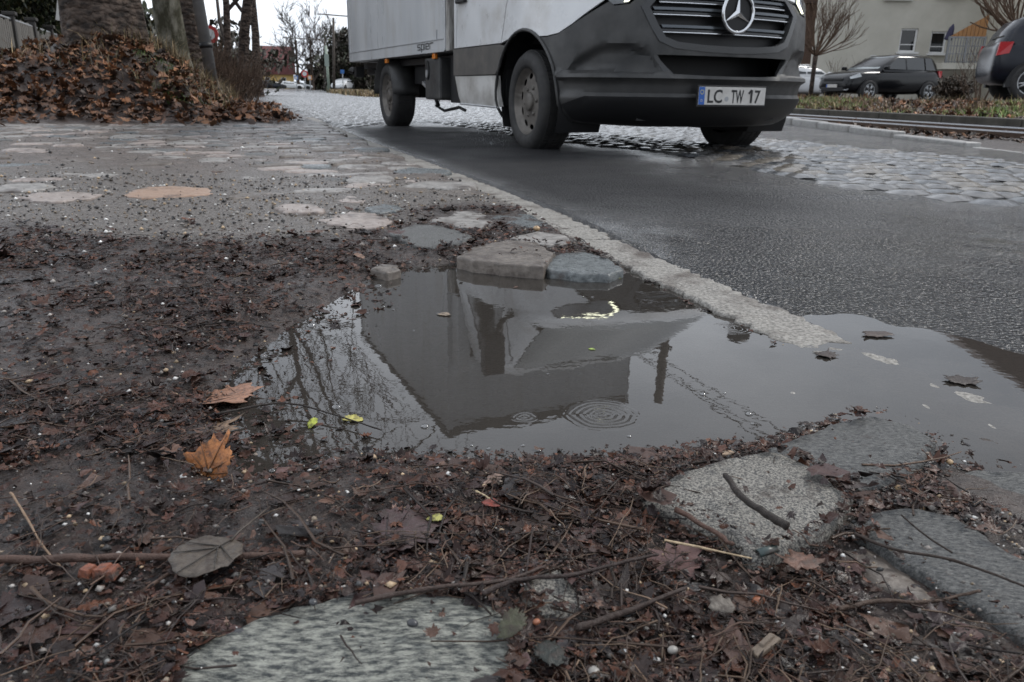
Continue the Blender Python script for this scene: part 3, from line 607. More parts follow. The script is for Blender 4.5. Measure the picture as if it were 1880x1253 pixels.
M_GRIT = mat('grit_stone', (1, 1, 1), rough=.45, spec=.4, attr=True)
grit('grit', 115000)
# ---------------------------------------------------------------- single leaves, sticks and pebbles that catch the eye
def leaf_obj(name, px, py, size, colr, kind, label, rz=0, tilt=(0, 0), z=None, curl=.08, stalk=0, veins=False, cat='leaf', col2=None):
    r = np.random.default_rng(int(px*7+py)); P = smooth_poly(leaf_outline(kind, r), 1); P = [p*(1+(.035 if kind == 'round' else .10)*float(r.normal())) for p in densify(P, .09)]; zz = (.012 if z is None else z); zz = zz+.009 if zz >= .012 else zz; c = at(px, py, zz)
    V, F = fill2d([tuple(p) for p in P], (), .12); mb = MB()
    W3 = [(u*size, v*size, (curl*(u*u*2.2-v*v*.8)+.03*float(fbm(np.array(u*6+px), np.array(v*6), 2)))*size) for u, v in V]; mb.add(W3, F)
    m = mat(name+'_skin', colr, col2 or tuple(k*.55 for k in colr), scale=90, rough=.32, rough2=.55, bump=.6, bscale=160, spec=.35, dirt=((.035, .024, .019), .46, .72, 130))
    o = mb.build(name, m, None, True); o.location = c; o.rotation_euler = (tilt[0], tilt[1], rz)
    s = o.modifiers.new('thickness', 'SOLIDIFY'); s.thickness = .0005
    if stalk:
        st = MB(); st.tube([(0, -.42*size, -.0005), (.05*size, -.62*size, .001), (.12*size, -.42*size-stalk, .004)], [.0011, .0010, .0007], 5); st.build('stalk', m, o, True)
    if veins:
        vn = MB()
        for a, b in (((0, -.4), (0, .5)), ((0, -.25), (.42, -.06)), ((0, -.25), (-.42, -.06)), ((0, -.2), (.38, .2)), ((0, -.2), (-.38, .2))):
            pts = [(a[0]+(b[0]-a[0])*t, a[1]+(b[1]-a[1])*t) for t in (0, .35, .7, 1)]; vn.tube([(u*size, v*size, (curl*(u*u*2.2-v*v*.8))*size+.0009) for u, v in pts], [.0008, .0007, .0006, .0003], 4)
        vn.build('vein', mat(name+'_vein', tuple(k*.3 for k in colr), rough=.5), o, True)
    return tag(o, label, cat)
leaf_obj('maple_leaf', 392, 846, .062, (.42, .17, .055), 'maple', 'orange-brown leaf standing on edge at the left shore of the puddle', rz=R(-25), tilt=(R(58), R(12)), z=.016, curl=.16, veins=True, col2=(.30, .11, .04))
leaf_obj('sunken_leaf', 415, 728, .105, (.34, .17, .10), 'maple', 'large pale brown leaf half under water at the left shore', rz=R(80), tilt=(R(-7), R(3)), z=.004, veins=True, col2=(.24, .13, .09))
leaf_obj('sunken_leaf', 370, 790, .085, (.26, .17, .11), 'maple', 'pale tan leaf in the shallow water above the orange leaf', rz=R(20), z=.002, veins=True)
leaf_obj('round_leaf', 378, 1020, .064, (.105, .085, .066), 'round', 'round grey-brown leaf with long stalk lying across a stick', rz=R(152), z=.026, stalk=.055, veins=True, col2=(.055, .046, .040), curl=.06)
leaf_obj('yellow_leaf', 800, 951, .0165, (.42, .40, .12), 'oval', 'small yellow-green leaf lying in the litter below the puddle', rz=R(-70), z=.020)
leaf_obj('floating_leaf', 573, 777, .017, (.50, .55, .08), 'oval', 'upright yellow-green leaf tip at the left end of the puddle', rz=R(-30), tilt=(R(35), 0), z=.006)
leaf_obj('floating_leaf', 648, 769, .028, (.55, .50, .14), 'oval', 'yellow narrow leaf floating right of the upright green tip', rz=R(80), z=.002, curl=.2)
leaf_obj('floating_leaf', 1087, 641, .012, (.36, .50, .10), 'oval', 'tiny green leaf floating on the reflection of the windscreen', rz=R(60), z=.001)
leaf_obj('floating_leaf', 1135, 510, .016, (.50, .55, .14), 'oval', 'yellow-green sliver floating beside the wet blue stone', rz=R(95), z=.001)
leaf_obj('floating_leaf', 995, 505, .014, (.40, .52, .26), 'oval', 'pale green scrap floating under the brown block', rz=R(30), z=.002)
leaf_obj('floating_leaf', 945, 528, .022, (.12, .055, .03), 'frag', 'reddish brown scrap floating near the back of the puddle', rz=R(30), z=.001)
leaf_obj('floating_leaf', 820, 577, .044, (.30, .235, .17), 'frag', 'tan wood-like leaf scrap floating on the reflection of the cab', rz=R(4), z=.002, curl=.02)
leaf_obj('red_leaf', 903, 925, .019, (.24, .05, .035), 'oval', 'small red leaf below the puddle', rz=R(65), z=.02)
leaf_obj('green_leaf', 940, 1146, .026, (.055, .055, .030), 'oval', 'dull olive leaf at the right edge of the large pale stone', rz=R(-30), tilt=(R(20), 0), z=.034)
leaf_obj('green_leaf', 1010, 1200, .028, (.022, .026, .022), 'oval', 'dark green leaf in the litter right of the large pale stone', rz=R(28), z=.022)
leaf_obj('dry_leaf', 745, 975, .075, (.075, .045, .045), 'maple', 'broad wine-brown leaf below the puddle', rz=R(-60), z=.018, veins=True)
leaf_obj('dry_leaf', 905, 880, .042, (.30, .20, .16), 'frag', 'pale pinkish leaf scrap at the lower shore of the puddle', rz=R(30), z=.016)
leaf_obj('dry_leaf', 1470, 1030, .034, (.16, .085, .06), 'maple', 'copper brown leaf beside the green plastic scrap', rz=R(10), z=.024)
leaf_obj('dry_leaf', 1330, 1110, .030, (.14, .12, .10), 'frag', 'stiff grey leaf scrap standing in the litter at lower right', rz=R(-10), tilt=(R(15), 0), z=.024)
leaf_obj('floating_leaf', 1765, 698, .052, (.035, .024, .020), 'maple', 'dark star-shaped leaf in the shallow water on the road', rz=R(-15), z=.003, curl=.14)
leaf_obj('floating_leaf', 1610, 612, .085, (.075, .05, .042), 'frag', 'long brown leaf at the water line on the asphalt', rz=R(-12), z=.003, curl=.04)
leaf_obj('floating_leaf', 1518, 652, .04, (.05, .033, .028), 'maple', 'curled dark leaf where the kerb goes under water', rz=R(40), z=.002, curl=.12)
leaf_obj('floating_leaf', 1790, 805, .062, (.05, .038, .034), 'frag', 'brown leaf under water right of the dark stone', rz=R(-20), z=-.001, curl=.05)
leaf_obj('dry_leaf', 1340, 830, .030, (.38, .27, .18), 'frag', 'tan leaf scrap between the granite stone and the water', rz=R(10), z=.012)
leaf_obj('dry_leaf', 660, 470, .030, (.24, .14, .095), 'oval', 'light brown leaf among the litter left of the far stones', rz=R(60), tilt=(R(15), 0), z=.022)
leaf_obj('dry_leaf', 400, 315, .085, (.12, .075, .055), 'frag', 'dark curled leaf lying alone on the pavement', rz=R(5), tilt=(R(10), 0), z=.03, curl=.15)
def stick(name, pts, r0, r1, colr, label, z=.018, sub=None, cat='twig', n=6):
    P = [at(p[0], p[1], (p[2] if len(p) > 2 else z)+.003) for p in pts]; P = [Vector(q) for q in smooth_poly([tuple(p) for p in P], 2, False)]
    P = [p+Vector((random.gauss(0, 1), random.gauss(0, 1), random.gauss(0, .6)))*r0*.16 for p in P]
    base = P[0].copy(); k = len(P); mb = MB(); mb.tube([p-base for p in P], [(r0+(r1-r0)*i/(k-1))*random.uniform(.86, 1.14) for i in range(k)], n)
    m = mat(name+'_bark', colr, tuple(c*1.9 for c in colr), scale=120, rough=.45, rough2=.7, bump=.8, bscale=200, spec=.25)
    o = mb.build(name, m, None, True); o.location = base
    for s in sub or ():
        Q = [at(p[0], p[1], p[2] if len(p) > 2 else z)-base for p in s]; b = MB(); b.tube([Vector(q) for q in smooth_poly([tuple(q) for q in Q], 1, False)], [r0*.6, r0*.5]+[r0*.4]*20 if False else r0*.5, 5); b.build('side_shoot', m, o, True)
    return tag(o, label, cat)
stick('stick', [(1332,873,.050),(1362,915,.050),(1400,940,.048),(1444,966,.047)], .0028, .0040, (.022, .018, .016), 'black stick lying on the speckled granite stone', n=8)
stick('twig', [(1570,980,.036),(1640,1012,.040),(1720,1020,.042),(1800,1045,.042),(1895,1082,.04)], .0018, .0010, (.025, .018, .015), 'thin black twig across the slate slab at right', sub=[[(1655,946,.038),(1700,985,.040),(1748,1015,.042)]])
stick('stick', [(-10,1028),(120,1026),(260,1022),(400,1024),(560,1016)], .0040, .0026, (.055, .034, .027), 'long straight brown stick lying across the lower left litter', z=.025, n=8)
stick('twig', [(150,1160),(220,1115),(300,1060),(352,1032,.024)], .0030, .0010, (.075, .048, .036), 'split brown twig leading down from the round leaf')
stick('twig', [(20,905,.03),(48,950,.026),(75,1000,.024),(110,1040,.022)], .0013, .0009, (.16, .11, .075), 'pale bent twig at the left edge above the long stick')
stick('twig', [(650,1108,.034),(740,1088,.037),(830,1075,.038),(930,1068,.034),(1000,1040,.03)], .0020, .0014, (.040, .028, .024), 'dark twig lying along the top of the large pale stone')
stick('twig', [(885,1090,.034),(950,1062,.034),(1050,1058,.032),(1150,1030,.028),(1210,1018,.024)], .0022, .0012, (.028, .020, .018), 'forked black twig over the small granite cobble', sub=[[(960,1060,.034),(985,1095,.034),(1005,1082,.034)], [(965,1060,.034),(978,970,.028)]])
stick('stick', [(1060,1155,.024),(1150,1125,.024),(1260,1080,.024)], .0032, .0014, (.030, .021, .018), 'thick dark stick pointing up right in the lower middle litter')
stick('twig', [(0,700),(60,690),(120,670)], .0014, .0008, (.03, .022, .02), 'dark twig at the left edge halfway down')
stick('twig', [(1220,992,.03),(1290,1006,.03),(1380,1026,.03)], .0012, .0007, (.30, .23, .15), 'straw coloured stem in front of the granite stone')
stick('twig', [(855,896,.02),(880,904,.02),(900,917,.02)], .0012, .0010, (.42, .34, .22), 'short straw coloured stem above the red leaf')
stick('twig', [(1240,935,.034),(1300,970,.036),(1345,1000,.036)], .0030, .0018, (.06, .035, .027), 'brown bark strip leaning on the granite stone')
stick('stick', [(1540,1120,.02),(1620,1100,.02),(1700,1110,.022),(1800,1085,.026)], .0022, .0012, (.05, .033, .025), 'brown rootlet along the lower edge of the slate slab')
_c = MB(); _c.box((0, 0, .002), (.030, .009, .004), taper=.9); _c.box((.004, .0015, .0045), (.018, .005, .0025), rz=.08, taper=.8); o = _c.build('wood_chip', mat('wood_chip', (.10, .075, .055), (.17, .13, .095), scale=60, rough=.55, bump=.8, bscale=150, stretch=(.3, 3, 1)), None, False, .0008); o.location = at(1404, 1191, .026); o.rotation_euler = (0, R(-6), R(38)); tag(o, 'flat tan wood chip in the lower right litter', 'wood chip')
stick('twig', [(400,760,.012),(520,735,.010),(610,760,.006),(700,790,.004)], .0016, .0009, (.02, .016, .014), 'wet twig lying in the left end of the puddle')
stick('twig', [(420,905,.018),(500,880,.016),(590,878,.014)], .0015, .0010, (.028, .02, .018), 'dark curved twig along the lower left shore')
M_BRK = mat('broken_brick', (.25, .080, .040), (.11, .04, .025), scale=160, rough=.6, bump=1.0, bscale=150, dirt=(SOIL, .48, .68, 90))
mb = MB()
for dx, dy, s in ((-.008, 0, .011), (.004, .001, .013), (.013, -.001, .008)): mb.box((dx, dy, .003), (s, random.uniform(.010, .017), random.uniform(.004, .008)), rz=random.uniform(-.4, .4), ry=random.uniform(-.25, .25), taper=.72)
o = mb.build('brick_shard', M_BRK, None, False, .0004); o.location = at(183, 1070, .018); tag(o, 'crumbled orange-red chip in the lower left litter', 'brick chip'); o.location.z += .008
mb = MB(); P = [Vector((math.cos(a)*.0045, math.sin(a)*.0038)) for a in np.linspace(-.3, math.pi+.3, 9)]
V = [(x, p[0], p[1]) for x in (-.009, .009) for p in P]; mb.add(V, [(i, i+1, 9+i+1, 9+i) for i in range(8)])
o = mb.build('plastic_scrap', mat('green_plastic', (.030, .048, .046), (.05, .068, .066), scale=60, rough=.35, dirt=(SOIL, .46, .66, 90)), None, True); o.location = at(1408, 1012, .034); o.rotation_euler = (0, R(-8), R(18)); s = o.modifiers.new('thickness', 'SOLIDIFY'); s.thickness = .0015
tag(o, 'curved grey-green plastic scrap at the foot of the granite stone', 'plastic scrap')
def pebble(px, py, r, c, z=.014, label=None, group=None):
    bm = bmesh.new(); bmesh.ops.create_icosphere(bm, subdivisions=2, radius=r)
    for v in bm.verts: v.co = Vector((v.co.x*random.uniform(1.0, 1.18), v.co.y*random.uniform(.8, .95), v.co.z*.65))
    me = bpy.data.meshes.new('pebble'); bm.to_mesh(me); bm.free(); me.polygons.foreach_set('use_smooth', np.ones(len(me.polygons), bool))
    o = obj('pebble', me, peb_m[c]); o.location = at(px, py, z)+Vector((0, 0, r*.3)); o.rotation_euler = (0, 0, random.uniform(0, 6)); return tag(o, label, 'pebble', group)
peb_m = {'white': mat('white_pebble', (.27, .255, .235), (.19, .175, .16), scale=90, rough=.4), 'tan': mat('tan_pebble', (.46, .31, .16), (.34, .24, .15), scale=90, rough=.4), 'orange': mat('orange_pebble', (.30, .105, .05), (.20, .08, .045), scale=90, rough=.45), 'black': mat('black_pebble', (.025, .027, .030), (.06, .06, .065), scale=90, rough=.3), 'grey': mat('grey_pebble', (.17, .18, .19), (.10, .11, .12), scale=90, rough=.4)}
for a in ((1743,850,.0045,'tan',.012,'tan pebble in the shallows right of the dark stone'), (1650,900,.0055,'tan',.014,'tan pebble beside the gap between the two front stones'), (575,1108,.0036,'black',.034,'black pebble on the left part of the large pale stone'), (757,1147,.0042,'black',.036,'black pebble in the middle of the large pale stone'), (335,1152,.0042,'orange',.016,'orange pebble left of the large pale stone'), (1010,975,.0045,'tan',.018,'light tan pebble in the litter below the puddle'), (985,1144,.0032,'orange',.024,'round orange-red pebble right of the large pale stone'), (1392,1106,.0055,'orange',.022,'orange brick pebble in the lower right litter'), (1235,1196,.0040,'white',.022,'white pebble in the lower right litter'), (985,422,.012,'tan',.024,'orange-tan pebble by the far stones'), (1090,1237,.0050,'white',.022,'flat white pebble at the bottom edge'), (1455,727,.006,'white',-.0045,'pale pebble in the water beside the sunken kerb'), (1690,935,.004,'tan',.02,'yellowish pebble above the slate slab'), (440,1165,.0048,'black',.02,'dark pebble left of the large pale stone')): pebble(*a)
for k in range(46):
    t = k/46; px = random.uniform(60, 1850); py = random.uniform(900, 1245)
    p = at(px, py, .01)
    if not not_stone(np.array([p.x]), np.array([p.y]))[0] or sdf(PUD, np.array([p.x]), np.array([p.y]))[0] < .02: continue
    pebble(px, py, random.uniform(.0018, .0038), random.choice(['white', 'tan', 'grey', 'black', 'grey']), .016, 'small pebble pressed into the litter of the foreground', 'small pebbles in the litter')
# air bubbles on the water
M_BUB = bpy.data.materials.new('bubble_film'); M_BUB.use_nodes = True; t = M_BUB.node_tree; t.nodes.clear(); k = t.links.new
o_ = t.nodes.new('ShaderNodeOutputMaterial'); fr = t.nodes.new('ShaderNodeLayerWeight'); fr.inputs['Blend'].default_value = .35; gl = t.nodes.new('ShaderNodeBsdfGlossy'); gl.inputs['Roughness'].default_value = .03; tr = t.nodes.new('ShaderNodeBsdfTransparent'); ms = t.nodes.new('ShaderNodeMixShader')
mr = t.nodes.new('ShaderNodeMapRange'); mr.inputs['To Min'].default_value = .10; mr.inputs['To Max'].default_value = .75; k(fr.outputs['Fresnel'], mr.inputs['Value']); k(mr.outputs[0], ms.inputs[0]); k(tr.outputs[0], ms.inputs[1]); k(gl.outputs[0], ms.inputs[2]); k(ms.outputs[0], o_.inputs[0])
bm = bmesh.new(); bmesh.ops.create_uvsphere(bm, u_segments=16, v_segments=10, radius=1)
bmesh.ops.delete(bm, geom=[v for v in bm.verts if v.co.z < -.05], context='VERTS')
for v in bm.verts: v.co.z = v.co.z*.55
bub = bpy.data.meshes.new('bubble'); bm.to_mesh(bub); bm.free(); bub.polygons.foreach_set('use_smooth', np.ones(len(bub.polygons), bool)); bub.materials.append(M_BUB)
BB = [(695,526,12),(572,598,14),(618,748,16),(780,783,14),(897,824,8),(866,818,6),(960,818,7),(990,828,9),(1155,801,7),(1290,724,10),(1330,722,5),(1375,760,12),(1382,778,7),(705,563,5),(722,569,5),(1088,546,5),(1070,545,4),(805,577,8),(675,575,6),(612,845,14),(590,850,10),(1175,830,8),(1210,832,8),(640,775,8),(500,865,12),(470,880,9),(1006,687,5),(760,608,4)]
for px, py, r in BB:
    o = bpy.data.objects.new('bubble', bub); o.location = at(px, py, .0004); q = r*1.0/FPX*at(px, py).length*.62; o.scale = (q, q, q); link(o); tag(o, 'small clear air bubble floating on the puddle', 'bubble', 'bubbles on the puddle')
# ================================================================ THE BOX VAN
VYAW = 24.1; VX, VY = .938, 6.139
# van frame: local x = forward (heading), local y = van's left, z up  (its right side, y<0, faces the kerb)
van = empty('box_van', (VX, VY, 0), math.atan2(-math.cos(R(VYAW)), math.sin(R(VYAW))), 'white box van with grey bumper driving past on the wet road', 'van')
def W_(f, s, z): return (f, -s, z)              # s is counted towards the van's right side
M_WHITE = mat('van_white_paint', (.58, .59, .60), (.68, .69, .70), scale=3, rough=.25, rough2=.4, spec=.5, coat=.35, dirt=((.40, .38, .35), .50, .80, 3.5))
M_DIRTW = mat('dirty_white_paint', (.30, .285, .265), (.52, .515, .50), scale=5, rough=.4, spec=.45, detail=9, contrast=(.35, .62))
M_BUMP = mat('bumper_plastic', (.020, .021, .022), (.054, .053, .052), scale=5, rough=.36, rough2=.6, bump=.15, bscale=600, spec=.45)
M_CLAD = mat('dusty_cladding', (.055, .052, .049), (.105, .095, .085), scale=7, rough=.55, spec=.4, detail=8)
M_BLACK = mat('black_plastic', (.010, .010, .011), rough=.5, spec=.4)
M_GLOSS = mat('gloss_black_trim', (.03, .031, .033), rough=.22, spec=.5)
M_CHROME = mat('brushed_chrome', (.62, .63, .65), rough=.18, metal=1.0)
M_GLASS = mat('dark_glass', (.012, .014, .015), rough=.04, spec=.6)
M_WSCR = mat('windscreen_glass', (.15, .165, .16), (.11, .12, .118), scale=1.2, rough=.04, spec=.7)  # pale base colour stands in for reflected sky and a lit cab interior
M_BOXW = mat('box_panel_grey_white', (.41, .425, .44), (.54, .55, .56), scale=2.2, rough=.26, rough2=.42, spec=.45, stretch=(1, 1, .25), dirt=((.36, .345, .32), .52, .80, 5))
M_ALU = mat('aluminium_profile', (.50, .51, .53), (.42, .43, .44), scale=8, rough=.35, metal=.6)
M_STREAK = mat('sooty_streak', (.07, .06, .05), (.42, .41, .39), scale=6, rough=.5, stretch=(3, 3, .5), contrast=(.38, .6))
M_TYRE = mat('tyre_rubber', (.022, .022, .023), (.035, .034, .033), scale=14, rough=.6, rough2=.75, spec=.35, bump=.3, bscale=120)
M_RIM = mat('dusty_steel_rim', (.085, .078, .070), (.16, .145, .13), scale=14, rough=.5, metal=.35)
M_AMBER = mat('amber_lens', (.55, .17, .02), rough=.25, spec=.5)
M_LAMP = mat('headlamp_lens', (.16, .17, .18), (.05, .05, .055), scale=9, rough=.06, spec=.8)
M_DRL = mat('daytime_light', (1.0, 1.0, .74), emit=2.2, rough=.2)
M_PLATE = mat('plate_white', (.58, .565, .54), (.44, .425, .40), scale=20, rough=.4)
M_BLUE = mat('plate_blue', (.02, .10, .38), rough=.4); M_INK = mat('plate_ink', (.012, .012, .012), rough=.5); M_YEL = mat('plate_stars', (.7, .6, .1), rough=.5)
# plan outline at bumper height, from the middle of the nose round to the back of the cab
PF = np.array([1.0, .99, .96, .90, .82, .68, .50, .25, -.3, -.8, -1.33]); PS = np.array([0, .2, .4, .6, .75, .88, .955, .99, 1.0, 1.0, 1.0])
_p = smooth_poly([(a, b) for a, b in zip(PF, PS)], 3, False); PF = np.array([p[0] for p in _p]); PS = np.array([p[1] for p in _p]); PU = np.r_[0, np.cumsum(np.hypot(np.diff(PF), np.diff(PS)))]
ULEN = PU[-1]
Z0 = np.array([.20, .24, .29, .36, .44, .50, .56, .70, .88, 1.0, 1.07, 1.13, 1.20, 1.26, 1.30, 1.36, 1.60, 1.85, 1.93, 2.0, 2.07, 2.12, 2.15])
F0 = np.array([.78, .86, .93, .98, 1.0, 1.0, .985, .985, .965, .93, .86, .74, .54, .36, .26, .18, -.16, -.51, -.66, -.80, -.96, -1.08, -1.2])
W0 = np.array([.93, .96, .985, 1.0, 1.0, 1.0, 1.0, 1.0, 1.0, 1.0, 1.0, .998, .992, .985, .975, .962, .912, .86, .84, .81, .74, .60, .40])
def F_of(z): return np.interp(z, Z0, F0)
def Wd_of(z): return np.interp(z, Z0, W0)
FOG = [(.50, .53), (.57, .655), (.66, .69), (.80, .68), (.90, .60), (.93, .52)]
def vsurf(u, z, off=0.0):
    u = np.asarray(u, float); z = np.asarray(z, float); a = np.abs(u)
    fb = np.interp(a, PU, PF); sb = np.interp(a, PU, PS); k = (F_of(z)+1.33)/2.33
    e = 1e-3; ta = (np.interp(a+e, PU, PF)-np.interp(a-e, PU, PF)); tb = (np.interp(a+e, PU, PS)-np.interp(a-e, PU, PS)); l = np.hypot(ta, tb)+1e-9; nf, ns = tb/l, -ta/l
    f = -1.33+(fb+1.33)*k; s = sb*Wd_of(z)
    return np.stack([f+nf*off, (s+ns*off)*np.where(u < 0, -1, 1), z+0*f], -1)
def Us(s, z): return math.copysign(float(np.interp(abs(s)/Wd_of(z), PS, PU)), s)
def Uf(f, z, side=1): fb = -1.33+(f+1.33)/((F_of(z)+1.33)/2.33); return side*float(np.interp(-fb, -PF, PU))
def Q(*pts, side=1):                            # ('s',s,z) on the nose, ('f',f,z) on the flank
    return [(side*Us(a, z) if k == 's' else Uf(a, z, side), z) for k, a, z in pts]
def relief(u, z):
    a = np.abs(u); d = 0*a
    d = d+.024*sstep(.475, .487, z)*sstep(.525, .517, z)*sstep(1.25, 1.15, a)      # step under the fog lamps
    d = d-.016*sstep(.395, .405, z)*sstep(.478, .47, z)*sstep(1.2, 1.1, a)
    uf = [(Us(s, zz), zz) for s, zz in FOG]; sdv = sdf(uf, a, z); d = d-.034*sstep(.012, -.03, sdv)
    return d
def panel(name, outer, m, parent, holes=(), step=.03, off=0.0, thick=.02, rel=False):
    V, F = fill2d(outer, holes, step); V = np.array(V); d = off+(relief(V[:, 0], V[:, 1]) if rel else 0)
    P = vsurf(V[:, 0], V[:, 1], d); mb = MB(); mb.add([W_(*p) for p in P], F); o = mb.build(name, m, parent, True)
    if thick:
        # face outwards, then thicken inwards
        me = o.data; c = np.mean([v.co for v in me.vertices], 0); n = me.polygons[len(me.polygons)//2].normal; ctr = me.polygons[len(me.polygons)//2].center
        inw = Vector((-.6, 0, 1.0))
        if (ctr-inw).dot(n) < 0: me.flip_normals()
        s = o.modifiers.new('thickness', 'SOLIDIFY'); s.thickness = thick; s.offset = -1; s.use_rim = True
        es = o.modifiers.new('crisp_edges', 'EDGE_SPLIT'); es.split_angle = R(38)
    return o
def arch(side, z0=.22, cx=.03, cz=.35, r=.452):
    P = []
    for t in np.linspace(R(196), R(-24), 30): P.append((cx+r*math.cos(t), cz+r*math.sin(t)))
    return [(Uf(f, z, side), z) for f, z in P]
BW = []
# -- bumper: one moulding from wheel arch to wheel arch
ar = arch(1); right_arch = [p for p in ar if p[0] < Uf(.06, .5)]     # front half of the arch, from the top down
ra = sorted([(u, z) for u, z in ar if u <= Uf(.20, .75)], key=lambda p: -p[1])
half = Q(('s', .44, 1.0), ('s', .60, .965), ('s', .66, .915), ('s', .74, .905), ('f', .76, .935), ('f', .574, .80), ('f', .47, .755), ('f', .35, .742), ('f', .235, .745))
half += [p for p in ra if p[1] < .74]
half += Q(('f', .50, .225), ('s', .80, .215), ('s', .45, .20))
outer = half+[(-u, z) for u, z in half[::-1]]
gr = Q(('s', .47, .985), ('s', .55, .90), ('s', .50, .80), ('s', .455, .735), ('s', .38, .708), ('s', .2, .694), ('s', 0.0, .69))
grille_hole = gr+[(-u, z) for u, z in gr[-2::-1]]
it = Q(('s', .50, .632), ('s', .46, .57), ('s', .40, .522), ('s', .2, .515), ('s', 0, .513)); it2 = Q(('s', 0, .628))
intake_hole = it+[(-u, z) for u, z in it[-2::-1]]
bumper = panel('bumper', outer, M_BUMP, van, [grille_hole, intake_hole], step=.022, thick=.035, rel=True)
o = panel('lower_lip', Q(('f', .52, .24), ('s', .80, .225), ('s', .4, .212), ('s', 0, .205))+[(-u, z) for u, z in Q(('s', .4, .212), ('s', .80, .225), ('f', .52, .24))]+[(-u, z) for u, z in Q(('f', .50, .33), ('s', .86, .385), ('s', .5, .385), ('s', 0, .385))]+Q(('s', .5, .385), ('s', .86, .385), ('f', .50, .33)), M_BLACK, bumper, step=.04, off=.006, thick=.01)
for sd_ in (1, -1):
    fog = [(sd_*Us(s, z), z) for s, z in ((.515, .535), (.60, .63), (.56, .645), (.66, .60), (.72, .537))][:]
    fog = [(sd_*Us(s, z), z) for s, z in ((.46, .530), (.53, .622), (.62, .628), (.70, .585), (.745, .532))]
    panel('fog_lamp_cover', fog, M_BUMP, bumper, step=.03, off=-.004, thick=.01)
    fb2 = [(sd_*Us(s, z), z) for s, z in ((.40, .525), (.455, .53), (.525, .62), (.51, .628))]
    panel('intake_edge', fb2, M_GLOSS, bumper, step=.03, off=.002, thick=.01)
# number plate
bp_c = vsurf(0, .396, .03)
pl = MB(); pl.box((1.024, 0, .396), (.014, .535, .128)); plate = pl.build('licence_plate', M_BLACK, van, False, .003)
pp = MB(); pp.box((1.0325, 0, .398), (.004, .517, .106)); pp.build('plate_face', M_PLATE, plate, False, .001)
pb = MB(); pb.box((1.0350, -.2365, .398), (.003, .043, .104)); pb.build('plate_band', M_BLUE, plate)
def text_mesh(s, size, sx=1.0, bold=.0):
    cu = bpy.data.curves.new('txt', 'FONT'); cu.body = s; cu.size = size; cu.offset = bold; cu.extrude = .0006; cu.align_x = 'LEFT'; cu.resolution_u = 3
    o = bpy.data.objects.new('txt', cu); col.objects.link(o); bpy.context.view_layer.update()
    me = bpy.data.meshes.new_from_object(o.evaluated_get(bpy.context.evaluated_depsgraph_get())); bpy.data.objects.remove(o); bpy.data.curves.remove(cu)
    return me
def place_text(s, size, width, origin, right, up, m, name, parent, bold=0.0):
    me = text_mesh(s, size, 1, bold); co = np.array([v.co[:] for v in me.vertices]); w0 = co[:, 0].min(); w1 = co[:, 0].max(); k = width/(w1-w0); rt = Vector(right); u_ = Vector(up); n = rt.cross(u_)
    for v in me.vertices: x, y, z = v.co; v.co = Vector(origin)+rt*((x-w0)*k)+u_*y+n*z
    return obj(name, me, m, parent)
for s, y0, wd in (('LC', -.192, .112), ('TW', -.012, .098), ('7', .172, .046)):
    place_text(s, .110, wd, (1.0352, y0, .358), (0, 1, 0), (0, 0, 1), M_INK, 'lettering', plate, .0022)
place_text('D', .022, .013, (1.0370, -.243, .362), (0, 1, 0), (0, 0, 1), M_PLATE, 'lettering', plate)
k1 = MB(); k1.box((1.0362, .146, .397), (.003, .015, .078)); k1.box((1.0362, .134, .425), (.003, .013, .030), rx=R(-42)); k1.build('lettering', M_INK, plate)
rg = MB()
for k in range(12): a = k*math.pi/6; rg.box((1.0368, -.2365+.012*math.cos(a), .420+.012*math.sin(a)), (.002, .004, .004))
rg.build('star_ring', M_YEL, plate)
def disc(mb, x, y, z, r, d, n=16): mb.prism([(math.cos(2*math.pi*i/n)*r, math.sin(2*math.pi*i/n)*r) for i in range(n)], 0, d, lambda u, v, w: (x+w, y+u, z+v))
sl = MB(); disc(sl, 1.0345, -.046, .380, .015, .002); sl.build('seal', mat('plate_seal', (.32, .33, .34), rough=.5), plate)
sl = MB(); disc(sl, 1.0345, -.046, .424, .011, .002); sl.build('seal', M_PLATE, plate)
